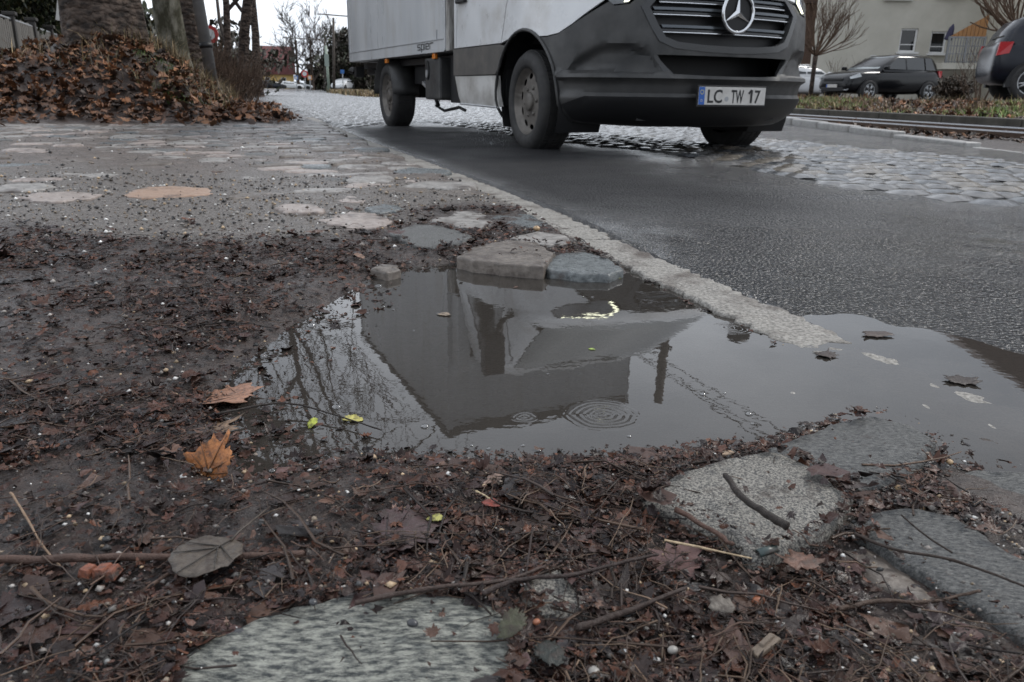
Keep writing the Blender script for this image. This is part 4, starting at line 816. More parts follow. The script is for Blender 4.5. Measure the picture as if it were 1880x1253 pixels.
# -- grille
M_SLAT = mat('grille_slat', (.09, .10, .11), rough=.2, metal=.55)
gz = empty('grille'); gz.parent = van
bpy.data.objects.remove(gz)
bk = [(u*1.04, z) for u, z in grille_hole]
grille = panel('grille', [(Us(.56, .99), .99), (Us(.60, .9), .90), (Us(.52, .72), .72), (Us(.3, .67), .67), (0, .665), (-Us(.3, .67), .67), (-Us(.52, .72), .72), (-Us(.60, .9), .90), (-Us(.56, .99), .99)], M_BLACK, van, step=.08, off=-.075, thick=.01)
fr_o = Q(('s', .495, .99), ('s', .60, .905), ('s', .545, .79), ('s', .495, .71), ('s', .40, .672), ('s', .2, .655), ('s', 0, .65)); frame_outer = fr_o+[(-u, z) for u, z in fr_o[-2::-1]]
panel('grille_frame', frame_outer, M_GLOSS, grille, [grille_hole], step=.03, off=.006, thick=.03)
for zc, sw, mm in ((.955, .49, M_SLAT), (.885, .53, M_SLAT), (.785, .48, M_SLAT)):
    for dz, hh, of, m_ in ((.012, .016, .002, M_SLAT), (-.010, .012, -.012, M_GLOSS), (-.022, .004, .0, M_CHROME)):
        z1 = zc+dz; top = Q(('s', sw, z1+hh/2), ('s', sw*.5, z1+hh/2), ('s', 0, z1+hh/2)); bot = Q(('s', 0, z1-hh/2), ('s', sw*.5, z1-hh/2), ('s', sw-.01, z1-hh/2))
        poly = [(-u, z) for u, z in top[:-1]]+top[::-1]+[p for p in bot[::-1]]+[(-u, z) for u, z in bot[1:]]
        poly = [(-Us(sw, z1+hh/2), z1+hh/2), (Us(sw, z1+hh/2), z1+hh/2), (Us(sw-.01, z1-hh/2), z1-hh/2), (-Us(sw-.01, z1-hh/2), z1-hh/2)]
        panel('slat', poly, m_, grille, step=.06, off=of-.012, thick=.03)
# star emblem
em = MB(); cx, cz, rr = 1.012, .885, .113
ring = [(cx, rr*math.cos(t), cz+rr*math.sin(t)) for t in np.linspace(0, 2*math.pi, 40)]
em.tube(ring, .0115, 8, False)
emblem = em.build('emblem', M_CHROME, grille, True)
st = MB()
for k in range(3):
    a = R(90+120*k); tip = Vector((math.cos(a), math.sin(a)))*(rr-.006); l = Vector((math.cos(a+R(60)), math.sin(a+R(60))))*.021; r_ = Vector((math.cos(a-R(60)), math.sin(a-R(60))))*.021
    st.add([(cx+.016, 0, cz), (cx+.002, l.x, cz+l.y), (cx+.002, tip.x, cz+tip.y), (cx+.002, r_.x, cz+r_.y), (cx-.006, 0, cz)], [(0, 1, 2), (0, 2, 3), (4, 2, 1), (4, 3, 2)])
st.build('star', M_CHROME, emblem)
ed = MB(); disc(ed, cx-.02, 0, cz, rr, .012, 32); ed.build('emblem_disc', M_BLACK, emblem)
# -- headlamps
for sd_ in (1, -1):
    hp = Q(('s', .67, .922), ('s', .745, .912), ('f', .745, .945), ('f', .60, .985), ('f', .46, 1.06), ('f', .50, 1.10), ('s', .80, 1.075), ('s', .64, 1.04), ('s', .605, .985), side=sd_)
    hl = panel('headlight', hp, M_LAMP, van, step=.03, off=.004, thick=.03)
    d1 = Q(('s', .612, .985), ('s', .665, .932), ('s', .690, .927), ('s', .632, .987), ('s', .662, 1.030), ('s', .80, 1.062), ('f', .52, 1.088), ('f', .50, 1.098), ('s', .80, 1.073), ('s', .645, 1.038), side=sd_)
    panel('daytime_running_light', d1, M_DRL, hl, step=.03, off=.010, thick=.004)
# -- white shell: bonnet and wings
BON = Q(('s', .435, 1.008), ('s', .60, .99), ('s', .635, 1.045), ('s', .80, 1.082), ('f', .47, 1.108), ('f', .43, 1.07), ('f', .59, .98), ('f', .735, .94), ('f', .575, .81), ('f', .47, .762), ('f', .35, .750), ('f', .245, .752))
top_arch = [p for p in sorted(ar, key=lambda p: p[0]) if p[1] > .745 and Uf(.24, .75) < p[0]]
BON += top_arch
BON += Q(('f', -.335, .735), ('f', -.255, .97), ('f', -.235, 1.14), ('f', -.17, 1.17), ('f', .03, 1.275), ('s', .80, 1.272), ('s', .5, 1.265), ('s', .2, 1.26))
BON = BON+[(-u, z) for u, z in BON[::-1]]
body = panel('cab_body', BON, M_WHITE, van, step=.035, thick=.015)
# pillars and roof
RF = Q(('f', -1.325, 2.149), ('f', -1.325, 1.84), ('f', -1.13, 1.84), ('f', -.56, 1.80), ('f', -.12, 1.17), ('f', .03, 1.29), ('s', .80, 1.36), ('s', .77, 1.60), ('s', .72, 1.88), ('s', .4, 1.90), ('s', 0, 1.905))
RF = [(u, z) for u, z in RF]; RF = RF+[(-u, z) for u, z in RF[-2::-1]]
roof = panel('cab_roof', RF, M_WHITE, van, step=.05, thick=.015)
rc = MB(); ring = vsurf(np.linspace(-ULEN, ULEN, 60), np.full(60, 2.148)); rc.add([W_(*p) for p in ring]+[W_(-1.33, 0, 2.155)], [(i, i+1, 60) for i in range(59)]); rc.build('roof_top', M_WHITE, roof, True)
WS = Q(('s', .76, 1.295), ('s', .74, 1.60), ('s', .69, 1.865), ('s', .35, 1.885), ('s', 0, 1.89)); WSL = Q(('s', 0, 1.275), ('s', .4, 1.28))
WS = Q(('s', .0, 1.275), ('s', .4, 1.28), ('s', .80, 1.29), ('s', .765, 1.60), ('s', .71, 1.865), ('s', .35, 1.885), ('s', 0, 1.89)); WS = WS+[(-u, z) for u, z in WS[-2:0:-1]]
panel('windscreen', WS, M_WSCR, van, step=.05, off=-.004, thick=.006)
for sd_ in (1, -1):
    wp = Q(('f', -1.12, 1.30), ('f', -.50, 1.26), ('f', -.21, 1.185), ('f', -.60, 1.755), ('f', -.70, 1.79), ('f', -1.09, 1.81), side=sd_)
    dr = Q(('f', -1.27, .735), ('f', -.345, .735), ('f', -.265, .97), ('f', -.245, 1.15), ('f', -.14, 1.175), ('f', -.565, 1.79), ('f', -1.13, 1.832), ('f', -1.27, 1.832), side=sd_)
    door = panel('door', dr, M_WHITE, van, [wp], step=.05, thick=.02)
    panel('side_window', wp, M_GLASS, door, step=.06, off=-.006, thick=.006)
    hd = MB(); c = vsurf(Uf(-1.12, 1.08, sd_), 1.08, .018); hd.box(W_(*c), (.20, .03, .035)); hd.build('handle', M_BLACK, door, False, .008)
    pz = Q(('f', -1.325, .735), ('f', -1.28, .735), ('f', -1.28, 1.84), ('f', -1.325, 1.84), side=sd_); panel('rear_pillar', pz, M_WHITE, van, step=.06, thick=.015)
    cl = [p for p in ar if p[0] > Uf(-.2, .5) and .525 < p[1] < .725]; cl = sorted(cl, key=lambda p: p[1])
    cp = [(sd_*u, z) for u, z in Q(('f', -1.32, .522), ('f', -.42, .522))+cl+Q(('f', -.36, .726), ('f', -1.32, .726))]
    panel('side_cladding', cp, M_CLAD, van, step=.05, off=.010, thick=.02)
    sp = [(sd_*u, z) for u, z in Q(('f', -1.31, .515), ('f', -1.20, .305), ('f', -.385, .292), ('f', -.402, .40), ('f', -.418, .515))]
    panel('sill', sp, M_DIRTW, van, step=.05, off=.0, thick=.03)
    se = MB(); c0 = vsurf(Uf(-1.2, .30, sd_), .300, .005); c1 = vsurf(Uf(-.40, .29, sd_), .288, .005); se.tube([W_(*c0), W_(*c1)], .008, 6); se.build('sill_edge', M_ALU, van)
    # arch flare and liner
    fl = MB(); fp = [W_(*vsurf(u, z, .004)) for u, z in arch(sd_)]; fl.tube(fp, .012, 6); fl.build('arch_edge', M_BUMP, van, True)
    ln = MB(); P = [(.03+.47*math.cos(t), .35+.47*math.sin(t)) for t in np.linspace(R(205), R(-25), 24)]
    ln.add([W_(f, sd_*.95, z) for f, z in P]+[W_(f, sd_*.62, z) for f, z in P], [(i, i+1, 25+i, 24+i) for i in range(23)]); ln.add([W_(f, sd_*.62, z) for f, z in P], [tuple(range(24))]); ln.build('arch_liner', M_BLACK, van, True)
    # mirror
    mr_ = MB(); mr_.box(W_(-.03, sd_*1.17, 1.50), (.13, .17, .34), rz=sd_*-.12); mir = mr_.build('mirror', M_BLACK, van, False, .035)
    ma = MB(); ma.tube([W_(-.14, sd_*.95, 1.22), W_(-.06, sd_*1.08, 1.26), W_(-.03, sd_*1.16, 1.36)], .025, 8); ma.build('mirror_arm', M_BLACK, mir, True)
    mg = MB(); mg.box(W_(-.099, sd_*1.17, 1.50), (.006, .13, .28), rz=sd_*-.12); mg.build('mirror_glass', M_GLASS, mir, False)
# dark inner body so gaps and openings look into shadow
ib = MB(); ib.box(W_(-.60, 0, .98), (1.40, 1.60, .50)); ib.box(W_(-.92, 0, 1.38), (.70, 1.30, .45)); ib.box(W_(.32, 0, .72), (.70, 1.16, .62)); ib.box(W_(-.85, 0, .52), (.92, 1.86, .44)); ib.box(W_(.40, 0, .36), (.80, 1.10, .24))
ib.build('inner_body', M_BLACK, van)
# -- box body
BF, BR, BS, BZ0, BZ1 = -1.50, -5.08, 1.015, .716, 2.83
bx_ = MB(); bx_.box(W_((BF+BR)/2, 0, (BZ0+BZ1)/2), (BF-BR, 2*BS, BZ1-BZ0)); cargo = bx_.build('cargo_box', M_BOXW, van, False, .02)
for sd_ in (1, -1):
    k = MB(); k.box(W_((BF+BR)/2, sd_*(BS+.004), .765), (BF-BR-.04, .012, .098)); k.build('side_rail', M_BOXW, cargo, False, .004)
    k = MB(); k.box(W_((BF+BR)/2, sd_*(BS+.006), .8175), (BF-BR-.04, .018, .007)); k.build('rail_edge', M_ALU, cargo)
    k = MB(); k.box(W_(-1.71, sd_*(BS+.003), .85), (.008, .016, .10)); k.build('rail_end', M_ALU, cargo)
    k = MB(); k.box(W_(BF-.055, sd_*(BS+.001), (BZ0+BZ1)/2), (.115, .014, BZ1-BZ0-.02)); k.build('corner_post', M_BOXW, cargo, False, .006)
    k = MB(); k.box(W_(BR+.03, sd_*(BS+.002), (BZ0+BZ1)/2), (.06, .016, BZ1-BZ0-.02)); k.build('rear_post', M_ALU, cargo, False, .004)
    k = MB(); k.box(W_((BF+BR)/2, sd_*(BS-.02), BZ1-.02), (BF-BR+.01, .07, .07)); k.build('roof_rail', M_BUMP, cargo, False, .012)
k = MB(); k.box(W_(BF+.004, 0, BZ1-.06), (.014, 1.96, .13)); k.build('front_rail', M_CLAD, cargo, False, .004)
for sd_ in (1, -1):
    k = MB(); k.box(W_(BF+.03, sd_*.945, 1.05), (.085, .13, .66)); k.build('sooty_edge', M_STREAK, cargo, False, .006)
    k = MB(); k.box(W_(-1.425, sd_*.905, 1.74), (.19, .15, .72)); k.build('side_fairing', M_BOXW, cargo, False, .01)
k = MB(); k.box(W_(-1.42, 0, 1.35), (.20, 1.72, 1.25)); k.build('gap_panel', M_BLACK, cargo)
# maker's lettering in square strokes
lt = MB(); yy_ = -(BS+.0125); x0 = -2.24; H_ = .046
def stroke(a, b, c, d): lt.box((x0+(a+c)/2+(0 if a != c else 0), yy_, .752+(b+d)/2), (abs(c-a)+.008, .004, abs(d-b)+.008))
def glyph(g, o):
    w_ = .070; h = H_
    S = {'s': [(0, 0, w_, 0), (w_, 0, w_, h/2), (0, h/2, w_, h/2), (0, h/2, 0, h), (0, h, w_, h)], 'p': [(0, 0, w_, 0), (w_, 0, w_, h), (0, h, w_, h), (0, -.016, 0, h)], 'i': [(0, 0, 0, h), (0, h+.016, 0, h+.020)], 'e': [(0, 0, w_, 0), (0, 0, 0, h), (0, h, w_, h), (w_, h/2, w_, h), (0, h/2, w_, h/2)], 'r': [(0, 0, 0, h), (0, h, w_+.02, h)]}[g]
    for a, b, c, d in S: stroke(a+o, b, c+o, d)
for g, o in (('s', 0), ('p', .108), ('i', .212), ('e', .248), ('r', .356)): glyph(g, o)
lt.build('lettering', M_INK, cargo)
# -- chassis
ch = MB()
for s in (.42, -.42): ch.box(W_(-3.0, s, .60), (4.2, .08, .16))
ch.box(W_(-2.9, 0, .67), (4.3, 1.7, .06)); ch.box(W_(-1.9, .1, .46), (.9, 1.2, .30)); ch.box(W_(-3.66, 0, .40), (.20, 1.2, .16)); ch.box(W_(0, 0, .30), (.12, 1.3, .10)); ch.box(W_(.45, 0, .27), (.35, 1.0, .10)); ch.box(W_(-1.55, .0, .50), (.30, 1.80, .40)); ch.box(W_(-2.75, .0, .56), (1.0, 1.5, .20))
chassis = ch.build('chassis', M_BLACK, van)
tk = MB(); tk.box(W_(-1.95, .92, .50), (.42, .14, .36)); tank = tk.build('side_tank', M_BUMP, van, False, .02)
tk = MB(); disc2 = [(math.cos(t)*.045, math.sin(t)*.085) for t in np.linspace(0, 2*math.pi, 20, endpoint=False)]; tk.prism(disc2, 0, .012, lambda u, v, w: W_(-2.06+u, .988+w, .575+v)); tk.build('tank_recess', M_BLACK, tank)
tk = MB(); tk.prism([(a*.6, b*.4) for a, b in disc2], 0, .012, lambda u, v, w: W_(-2.06+u, .996+w, .545+v)); tk.build('tank_cap', M_ALU, tank)
for f in (-1.83, -3.42): k = MB(); k.box(W_(f, 1.0, .688), (.075, .03, .045)); k.build('side_marker', M_AMBER, van, False, .006)
hs = MB(); hs.tube([W_(-2.2, .80, .36), W_(-2.35, .82, .26), W_(-2.1, .82, .22), W_(-1.7, .82, .26), W_(-1.5, .84, .24)], .014, 6); hs.tube([W_(-2.45, .86, .42), W_(-2.30, .86, .40), W_(-2.22, .84, .26)], .02, 6); hs.build('hose', M_BLACK, van, True)
lk = MB(); lk.box(W_(-2.32, .92, .44), (.20, .03, .03), ry=.3); lk.box(W_(-2.28, .92, .40), (.04, .03, .16)); lk.build('linkage', M_ALU, van)
# rear under-run frame and lift
rl = MB(); rl.box(W_(-4.72, .55, .44), (.30, .30, .26)); rl.build('lift_box', mat('lift_olive_grey', (.16, .15, .125), (.11, .10, .085), scale=8, rough=.5), van, False, .01)
rl = MB(); rl.box(W_(-4.9, .55, .62), (.34, .5, .10)); rl.box(W_(-5.0, .93, .60), (.16, .10, .12)); rl.tube([W_(-5.06, .96, .60), W_(-5.12, 1.0, .62)], .04, 10); rl.build('lift_arm', M_BLACK, van)
rl = MB(); rl.box(W_(-4.45, .62, .50), (.05, .05, .36)); rl.build('lift_strut', M_ALU, van)
# -- wheels
def wheel_meshes(r=.338, w=.235, rim=.218, holes=10):
    prof = [(rim, -.02), (rim+.012, 0.0), (rim+.03, .006), (r*.82, .012), (r*.93, .0), (r*.985, -.022), (r, -.05), (r, -w+.05), (r*.985, -w+.022), (r*.9, -w), (rim, -w+.02)]; n = 56; V = []; F = []
    for i in range(n):
        a = 2*math.pi*i/n
        for q, y in prof: V.append((math.cos(a)*q, y, math.sin(a)*q))
    k = len(prof)
    for i in range(n):
        for j in range(k-1): F.append((i*k+j, ((i+1) % n)*k+j, ((i+1) % n)*k+j+1, i*k+j+1))
    ty = MB().add(V, F)
    gv = MB()
    for i in range(72):
        a = 2*math.pi*i/72
        for y in (-w*.22, -w*.41, -w*.59, -w*.78): gv.box((math.cos(a)*r, y, math.sin(a)*r), (.008, w*.145, .024), ry=-a)
    oc = [(math.cos(t)*(rim+.004), math.sin(t)*(rim+.004)) for t in np.linspace(0, 2*math.pi, 48, endpoint=False)]
    hs_ = []
    for i in range(holes):
        a = 2*math.pi*i/holes; c = (math.cos(a)*rim*.78, math.sin(a)*rim*.78); hs_.append([(c[0]+math.cos(a)*.019*math.cos(t)-math.sin(a)*.030*math.sin(t), c[1]+math.sin(a)*.019*math.cos(t)+math.cos(a)*.030*math.sin(t)) for t in np.linspace(0, 2*math.pi, 14, endpoint=False)])
    V2, F2 = fill2d(oc, hs_, .018)
    def dish(x, y):
        q = math.hypot(x, y)/rim; return float(np.interp(q, [0, .30, .36, .60, .66, .90, .96, 1.02], [-.035, -.035, -.040, -.046, -.044, -.050, -.02, -.006]))
    rm = MB().add([(x, dish(x, y), y) for x, y in V2], F2)
    hb = MB(); hb.tube([(0, -.06, 0), (0, -.022, 0), (0, -.016, 0)], [.064, .062, .050], 20)
    for i in range(6): a = 2*math.pi*i/6+.3; hb.tube([(math.cos(a)*.098, -.05, math.sin(a)*.098), (math.cos(a)*.098, -.034, math.sin(a)*.098)], .013, 6)
    bkp = MB(); bkp.prism([(math.cos(t)*rim, math.sin(t)*rim) for t in np.linspace(0, 2*math.pi, 32, endpoint=False)], -.16, -.13, lambda u, v, d: (u, d, v))
    return ty, gv, rm, hb, bkp
wm = wheel_meshes(); protos = None
for f, s, steer in ((0, .955, R(-2)), (-3.665, .945, 0), (0, -.955, R(-2)), (-3.665, -.945, 0)):
    if protos is None:
        protos = [b.mesh('m', True) for b in wm]
        for me in protos:
            bm = bmesh.new(); bm.from_mesh(me); bmesh.ops.recalc_face_normals(bm, faces=bm.faces); bm.to_mesh(me); bm.free()
        for me, m in zip(protos, (M_TYRE, M_TYRE, M_RIM, M_RIM, M_BLACK)): me.materials.append(m)
        for i in (1,): protos[i].polygons.foreach_set('use_smooth', np.zeros(len(protos[i].polygons), bool))
    ob = bpy.data.objects.new('wheel', protos[0]); link(ob, van); ob.location = W_(f, s, .338); ob.rotation_euler = (0, random.uniform(0, 6) if False else .4, (math.pi if s > 0 else 0)+steer)
    for nm, me in zip(('tread', 'rim', 'hub', 'drum'), protos[1:]): link(bpy.data.objects.new(nm, me), ob)
mg_ = MB(); P = [(-3.665+.40*math.cos(t), .34+.40*math.sin(t)) for t in np.linspace(R(178), R(2), 18)]
for sd_ in (1, -1):
    g = MB(); g.add([W_(f, sd_*.985, z) for f, z in P]+[W_(f, sd_*.70, z) for f, z in P], [(i, i+1, 19+i, 18+i) for i in range(17)]); o = g.build('rear_mudguard', M_BUMP, van, True); s = o.modifiers.new('thickness', 'SOLIDIFY'); s.thickness = .012
# spray thrown up by the front wheel
M_DROP = mat('water_drop', (.16, .17, .18), rough=.1, spec=.6); dp = MB()
for _ in range(420):
    t = random.random()**1.5; p = W_(random.gauss(-.34-.45*t, .12), 1.0+random.gauss(.03, .07), abs(random.gauss(0, .05+.07*t))+.004); dp.tube([p, (p[0]-.006, p[1], p[2]+.004)], random.uniform(.0006, .0015), 3)
o = dp.build('wheel_spray', M_DROP); o.matrix_world = Matrix.Translation((VX, VY, 0)) @ Matrix.Rotation(van.rotation_euler.z, 4, 'Z'); tag(o, 'fine spray of droplets behind the front wheel of the van', 'spray', kind='stuff')
# ================================================================ LEFT BANK: leaves, trees, fence, hedge
M_BARK = mat('tree_bark', (.016, .012, .010), (.12, .088, .070), scale=7, rough=.8, bump=1.0, bscale=9, vor=9, spec=.3, stretch=(1, 1, 1.6), bdist=.06, detail=9, contrast=(.38, .68))
M_BARK2 = mat('mossy_bark', (.045, .042, .025), (.20, .19, .155), scale=7, rough=.8, bump=.8, bscale=20, spec=.3, stretch=(1, 1, .5), bdist=.02, contrast=(.42, .62), detail=9)
M_TWIG = mat('bare_twig', (.028, .022, .019), (.060, .048, .042), scale=4, rough=.8, spec=.2)
M_DRY = mat('dry_leaf', (.8, .8, .8), (1.25, 1.2, 1.1), scale=12, rough=.45, rough2=.65, spec=.4, attr=True)
BPAL = np.array([(.13, .058, .028), (.19, .085, .040), (.075, .038, .023), (.045, .027, .020), (.24, .12, .062), (.10, .050, .030), (.033, .022, .018), (.15, .075, .042)])
bank_spots = []
while len(bank_spots) < 17000:
    x_ = rng.uniform(-12, -1.2, 4000); y_ = rng.uniform(6.3, 17, 4000); t_ = y_-(7.95+(x_+5.07)*.38); e_ = kx(y_)-x_
    p = np.clip(sstep(-.15, .9, t_)*.9+.09*sstep(-1.3, 0, t_), 0, 1)*sstep(.15, .8, e_)*np.interp(y_, [8, 12, 17], [1, .9, .45])*sstep(-.55, .05, fbm(x_*1.1, y_*1.1, 3)+.25)
    k = rng.random(4000) < p; bank_spots += list(zip(x_[k], y_[k]))
BSP = np.array(bank_spots[:17000]); bz = h_all(BSP[:, 0], BSP[:, 1])
vis = np.abs(np.degrees(np.arctan2(BSP[:, 0], BSP[:, 1]))) < 34; dd = np.hypot(BSP[:, 0], BSP[:, 1])+50*(~vis); od = np.argsort(dd+rng.random(len(dd))*2.5)
bank = empty('leaf_bank', (0, 0, 0)); tag(bank, kind='structure')
lv = []
for i in range(8):
    r = np.random.default_rng(i); P = np.array(leaf_outline('maple', r)); c = np.vstack([[[0, 0]], P]); k = len(P); V = np.c_[c*.125, (c[:, 0]**2*r.normal(.3, .25)+c[:, 1]**2*r.normal(.2, .3)+r.normal(0, .03, k+1))*.125]
    me = mesh_np('leaf', V, np.array([(0, 1+j, 1+(j+1) % k) for j in range(k)]), True, np.repeat(BPAL[[i]]*.9, k+1, 0)); me.materials.append(M_DRY); lv.append(me)
for q, i in enumerate(od[:300]):
    o = bpy.data.objects.new('leaf', lv[q % 8]); o.location = (BSP[i, 0], BSP[i, 1], bz[i]+.025+rng.random()*.03); o.rotation_euler = (rng.normal(0, .4), rng.normal(0, .4), rng.uniform(0, 6.3)); s = rng.uniform(.6, 1.05); o.scale = (s, s, s); link(o, bank)
r_ = od[300:]; n = len(r_)
fb = scatter_frags('leaf_carpet', np.c_[BSP[r_], bz[r_]+.02+rng.random(n)*.05], rng.uniform(.06, .13, n), palette(n, BPAL, .5), ['maple', 'maple', 'frag', 'frag'], .38, .22, M_DRY, bank, seed=21); tag(fb, kind='stuff')
def blades(name, pts, hgt, cols, label, cat, m, per=40, rad=.12, lean=.5, seed=0, wid=.004):
    """tufts of grass or dry stems"""
    r = np.random.default_rng(seed); P = []
    for (x, y) in pts:
        a = r.uniform(0, 6.3, per); q = rad*np.sqrt(r.random(per)); P.append(np.c_[x+np.cos(a)*q, y+np.sin(a)*q])
    P = np.concatenate(P); n = len(P); z = h_all(P[:, 0], P[:, 1]); h = hgt*r.uniform(.45, 1.1, n); a = r.uniform(0, 6.3, n); ln = np.abs(r.normal(0, lean, n))*h; w_ = wid*r.uniform(.6, 1.3, n)
    dx, dy = np.cos(a)*ln, np.sin(a)*ln; px_, py_ = -np.sin(a)*w_, np.cos(a)*w_
    V = np.zeros((n, 5, 3)); V[:, 0] = np.c_[P[:, 0]-px_, P[:, 1]-py_, z-.01]; V[:, 1] = np.c_[P[:, 0]+px_, P[:, 1]+py_, z-.01]
    V[:, 2] = np.c_[P[:, 0]+dx*.4-px_*.8, P[:, 1]+dy*.4-py_*.8, z+h*.6]; V[:, 3] = np.c_[P[:, 0]+dx*.4+px_*.8, P[:, 1]+dy*.4+py_*.8, z+h*.6]; V[:, 4] = np.c_[P[:, 0]+dx, P[:, 1]+dy, z+h*.92]
    F = np.array([(0, 1, 3), (0, 3, 2), (2, 3, 4)]); FF = (F[None]+(np.arange(n)*5)[:, None, None]).reshape(-1, 3)
    return tag(obj(name, mesh_np(name, V.reshape(-1, 3), FF, True, np.repeat(palette(n, cols), 5, 0)), m), label, cat, kind='stuff')
M_GRASS = mat('grass_blade', (1, 1, 1), rough=.5, spec=.35, attr=True)
GREEN = np.array([(.06, .10, .025), (.09, .14, .035), (.05, .075, .02), (.13, .15, .05)]); STRAW = np.array([(.22, .16, .085), (.15, .105, .06), (.30, .22, .12), (.09, .065, .04), (.11, .10, .04)])
gpts = [tuple(at(px, py, .03)[:2]) for px, py in ((15, 196), (40, 200), (-10, 190), (165, 206), (290, 212), (310, 216), (335, 220), (20, 192), (275, 206), (0, 198))]
blades('grass_tufts', [(x+dx, y+dy) for x, y in gpts for dx, dy in ((0, 0), (.15, .1), (-.2, .05))], .07, GREEN, 'small green grass tufts at the foot of the leaf bank', 'grass', M_GRASS, 90, .16, .7, 3)
dp = [(rng.uniform(-5.9, -2.6), rng.uniform(9.6, 12.2)) for _ in range(70)]+[(kx(yv)-rng.uniform(1.0, 2.0), yv) for yv in rng.uniform(10.4, 15, 60)]
dp = [(x, y) for x, y in dp if y > 7.95+(x+5.07)*.38+1.0 and kx(y)-x > 1.1]
blades('dry_grass', dp, .30, STRAW, 'dry straw coloured grass on the crest of the leaf bank', 'grass', M_GRASS, 15, .25, .9, 4, .004)
# ---- trees
def grow(branches, p, d, ln, r, lvl, maxl, up=.12, spread=.55, kids=(3, 5), rmin=.006, wob=.16, shrink=.68):
    pts = [p.copy()]; rad = [r]; n = 5 if lvl < 2 else 4; q = p.copy(); dd = d.copy()
    for i in range(n):
        dd = (dd+Vector((random.gauss(0, wob), random.gauss(0, wob), random.gauss(0, wob)+up*.5))).normalized(); q = q+dd*ln/n; pts.append(q.copy()); rad.append(max(rmin, r*(1-.55*(i+1)/n)))
    branches.append((pts, rad, lvl))
    if lvl >= maxl: return
    for k in range(random.randint(*kids)):
        t = random.uniform(.35, 1.0); i = min(n-1, int(t*n)); b = pts[i].lerp(pts[i+1], t*n-i) if t*n-i <= 1 else pts[-1]; bd = (pts[i+1]-pts[i]).normalized()
        side = Vector((random.gauss(0, 1), random.gauss(0, 1), random.gauss(0, .6))); side = (side-bd*side.dot(bd)).normalized()
        grow(branches, b, (bd*(1-spread*.5)+side*spread*random.uniform(.7, 1.25)+Vector((0, 0, up))).normalized(), ln*shrink*random.uniform(.75, 1.15), max(rmin, rad[i]*random.uniform(.45, .68)), lvl+1, maxl, up, spread, kids, rmin, wob, shrink)
def tree_mesh(branches, base, sides=(9, 7, 5, 3, 3, 3)):
    mb = MB()
    for pts, rad, l in branches: mb.tube([p-base for p in pts], rad, sides[min(l, 5)], False)
    return mb
def tree(name, base, h, r, label, group=None, lean=(0, 0), limbs=6, maxl=4, m=M_BARK, fork=.45, spread=.6, limb_list=None, kids=(3, 4), up=.12, rmin=.012, limb_len=.5):
    base = Vector(base); root = empty(name, base, 0, label, 'tree', group); tp = [base+Vector((0, 0, -.15))]; tr_ = [r*1.22]; nn = 7
    for i in range(1, nn+1):
        t = i/nn; tp.append(base+Vector((lean[0]*t*h+random.gauss(0, .03)*h*.1, lean[1]*t*h+random.gauss(0, .03)*h*.1, h*t*.85))); tr_.append(r*(1.0-.75*t))
    tp.insert(1, base+Vector((0, 0, .22))); tr_.insert(1, r*1.03); nn = 8
    tk_ = MB(); n = 18; V = []; F = []
    for i, (p, q) in enumerate(zip(tp, tr_)):
        for k in range(n):
            a = 2*math.pi*k/n; w_ = q*(1+.10*math.sin(3*a+i*.6)+.06*math.sin(7*a+1+i)+(.25*max(0, math.sin(2.5*a))**2 if i == 0 else 0)); V.append((p.x-base.x+math.cos(a)*w_, p.y-base.y+math.sin(a)*w_, p.z-base.z))
    for i in range(len(tp)-1):
        for k in range(n): F.append((i*n+k, i*n+(k+1) % n, (i+1)*n+(k+1) % n, (i+1)*n+k))
    tk_.add(V, F); tk_.build('trunk', m, root, True)
    br = []
    for k in range(limbs):
        t = random.uniform(fork, 1.0); i = min(nn-1, int(t*nn)); p = tp[i].lerp(tp[i+1], t*nn-i); a = 2*math.pi*k/limbs+random.uniform(-.4, .4)
        grow(br, p, Vector((math.cos(a)*spread*1.3, math.sin(a)*spread*1.3, .75)).normalized(), h*limb_len*random.uniform(.7, 1.1), tr_[i]*.55, 1, maxl, up, spread, kids, rmin)
    for p0, d0, l0, r0 in limb_list or (): grow(br, base+Vector(p0), Vector(d0).normalized(), l0, r0, 1, maxl, .05, spread, kids, rmin)
    tree_mesh(br, base).build('crown', M_TWIG, root, True)
    return root
random.seed(11)
t1 = atY(196, 100, 10.9); tree('plane_tree', (t1.x, t1.y, .72), 11, .50, 'thick dark trunk with rough bark on the leaf bank', limbs=5, maxl=3, fork=.35, limb_list=[((0, 0, 3.4), (.75, -.1, .55), 4.2, .17), ((0, 0, 4.0), (.55, .5, .6), 4.5, .15), ((.1, 0, 2.9), (.9, .25, .25), 3.6, .12)], kids=(3, 4), rmin=.01)
t2 = atY(318, 90, 12.9); tree('birch_tree', (t2.x, t2.y, .62), 9, .215, 'mossy pale patched trunk right of the thick dark trunk', limbs=5, maxl=3, m=M_BARK2, fork=.5, kids=(3, 4), rmin=.008)
t3 = atY(360, 80, 14.5); tree('small_tree', (t3.x, t3.y, .45), 7, .14, 'dark slanting trunk just left of the metal pole', lean=(-.06, 0), limbs=4, maxl=3, fork=.4, rmin=.008)
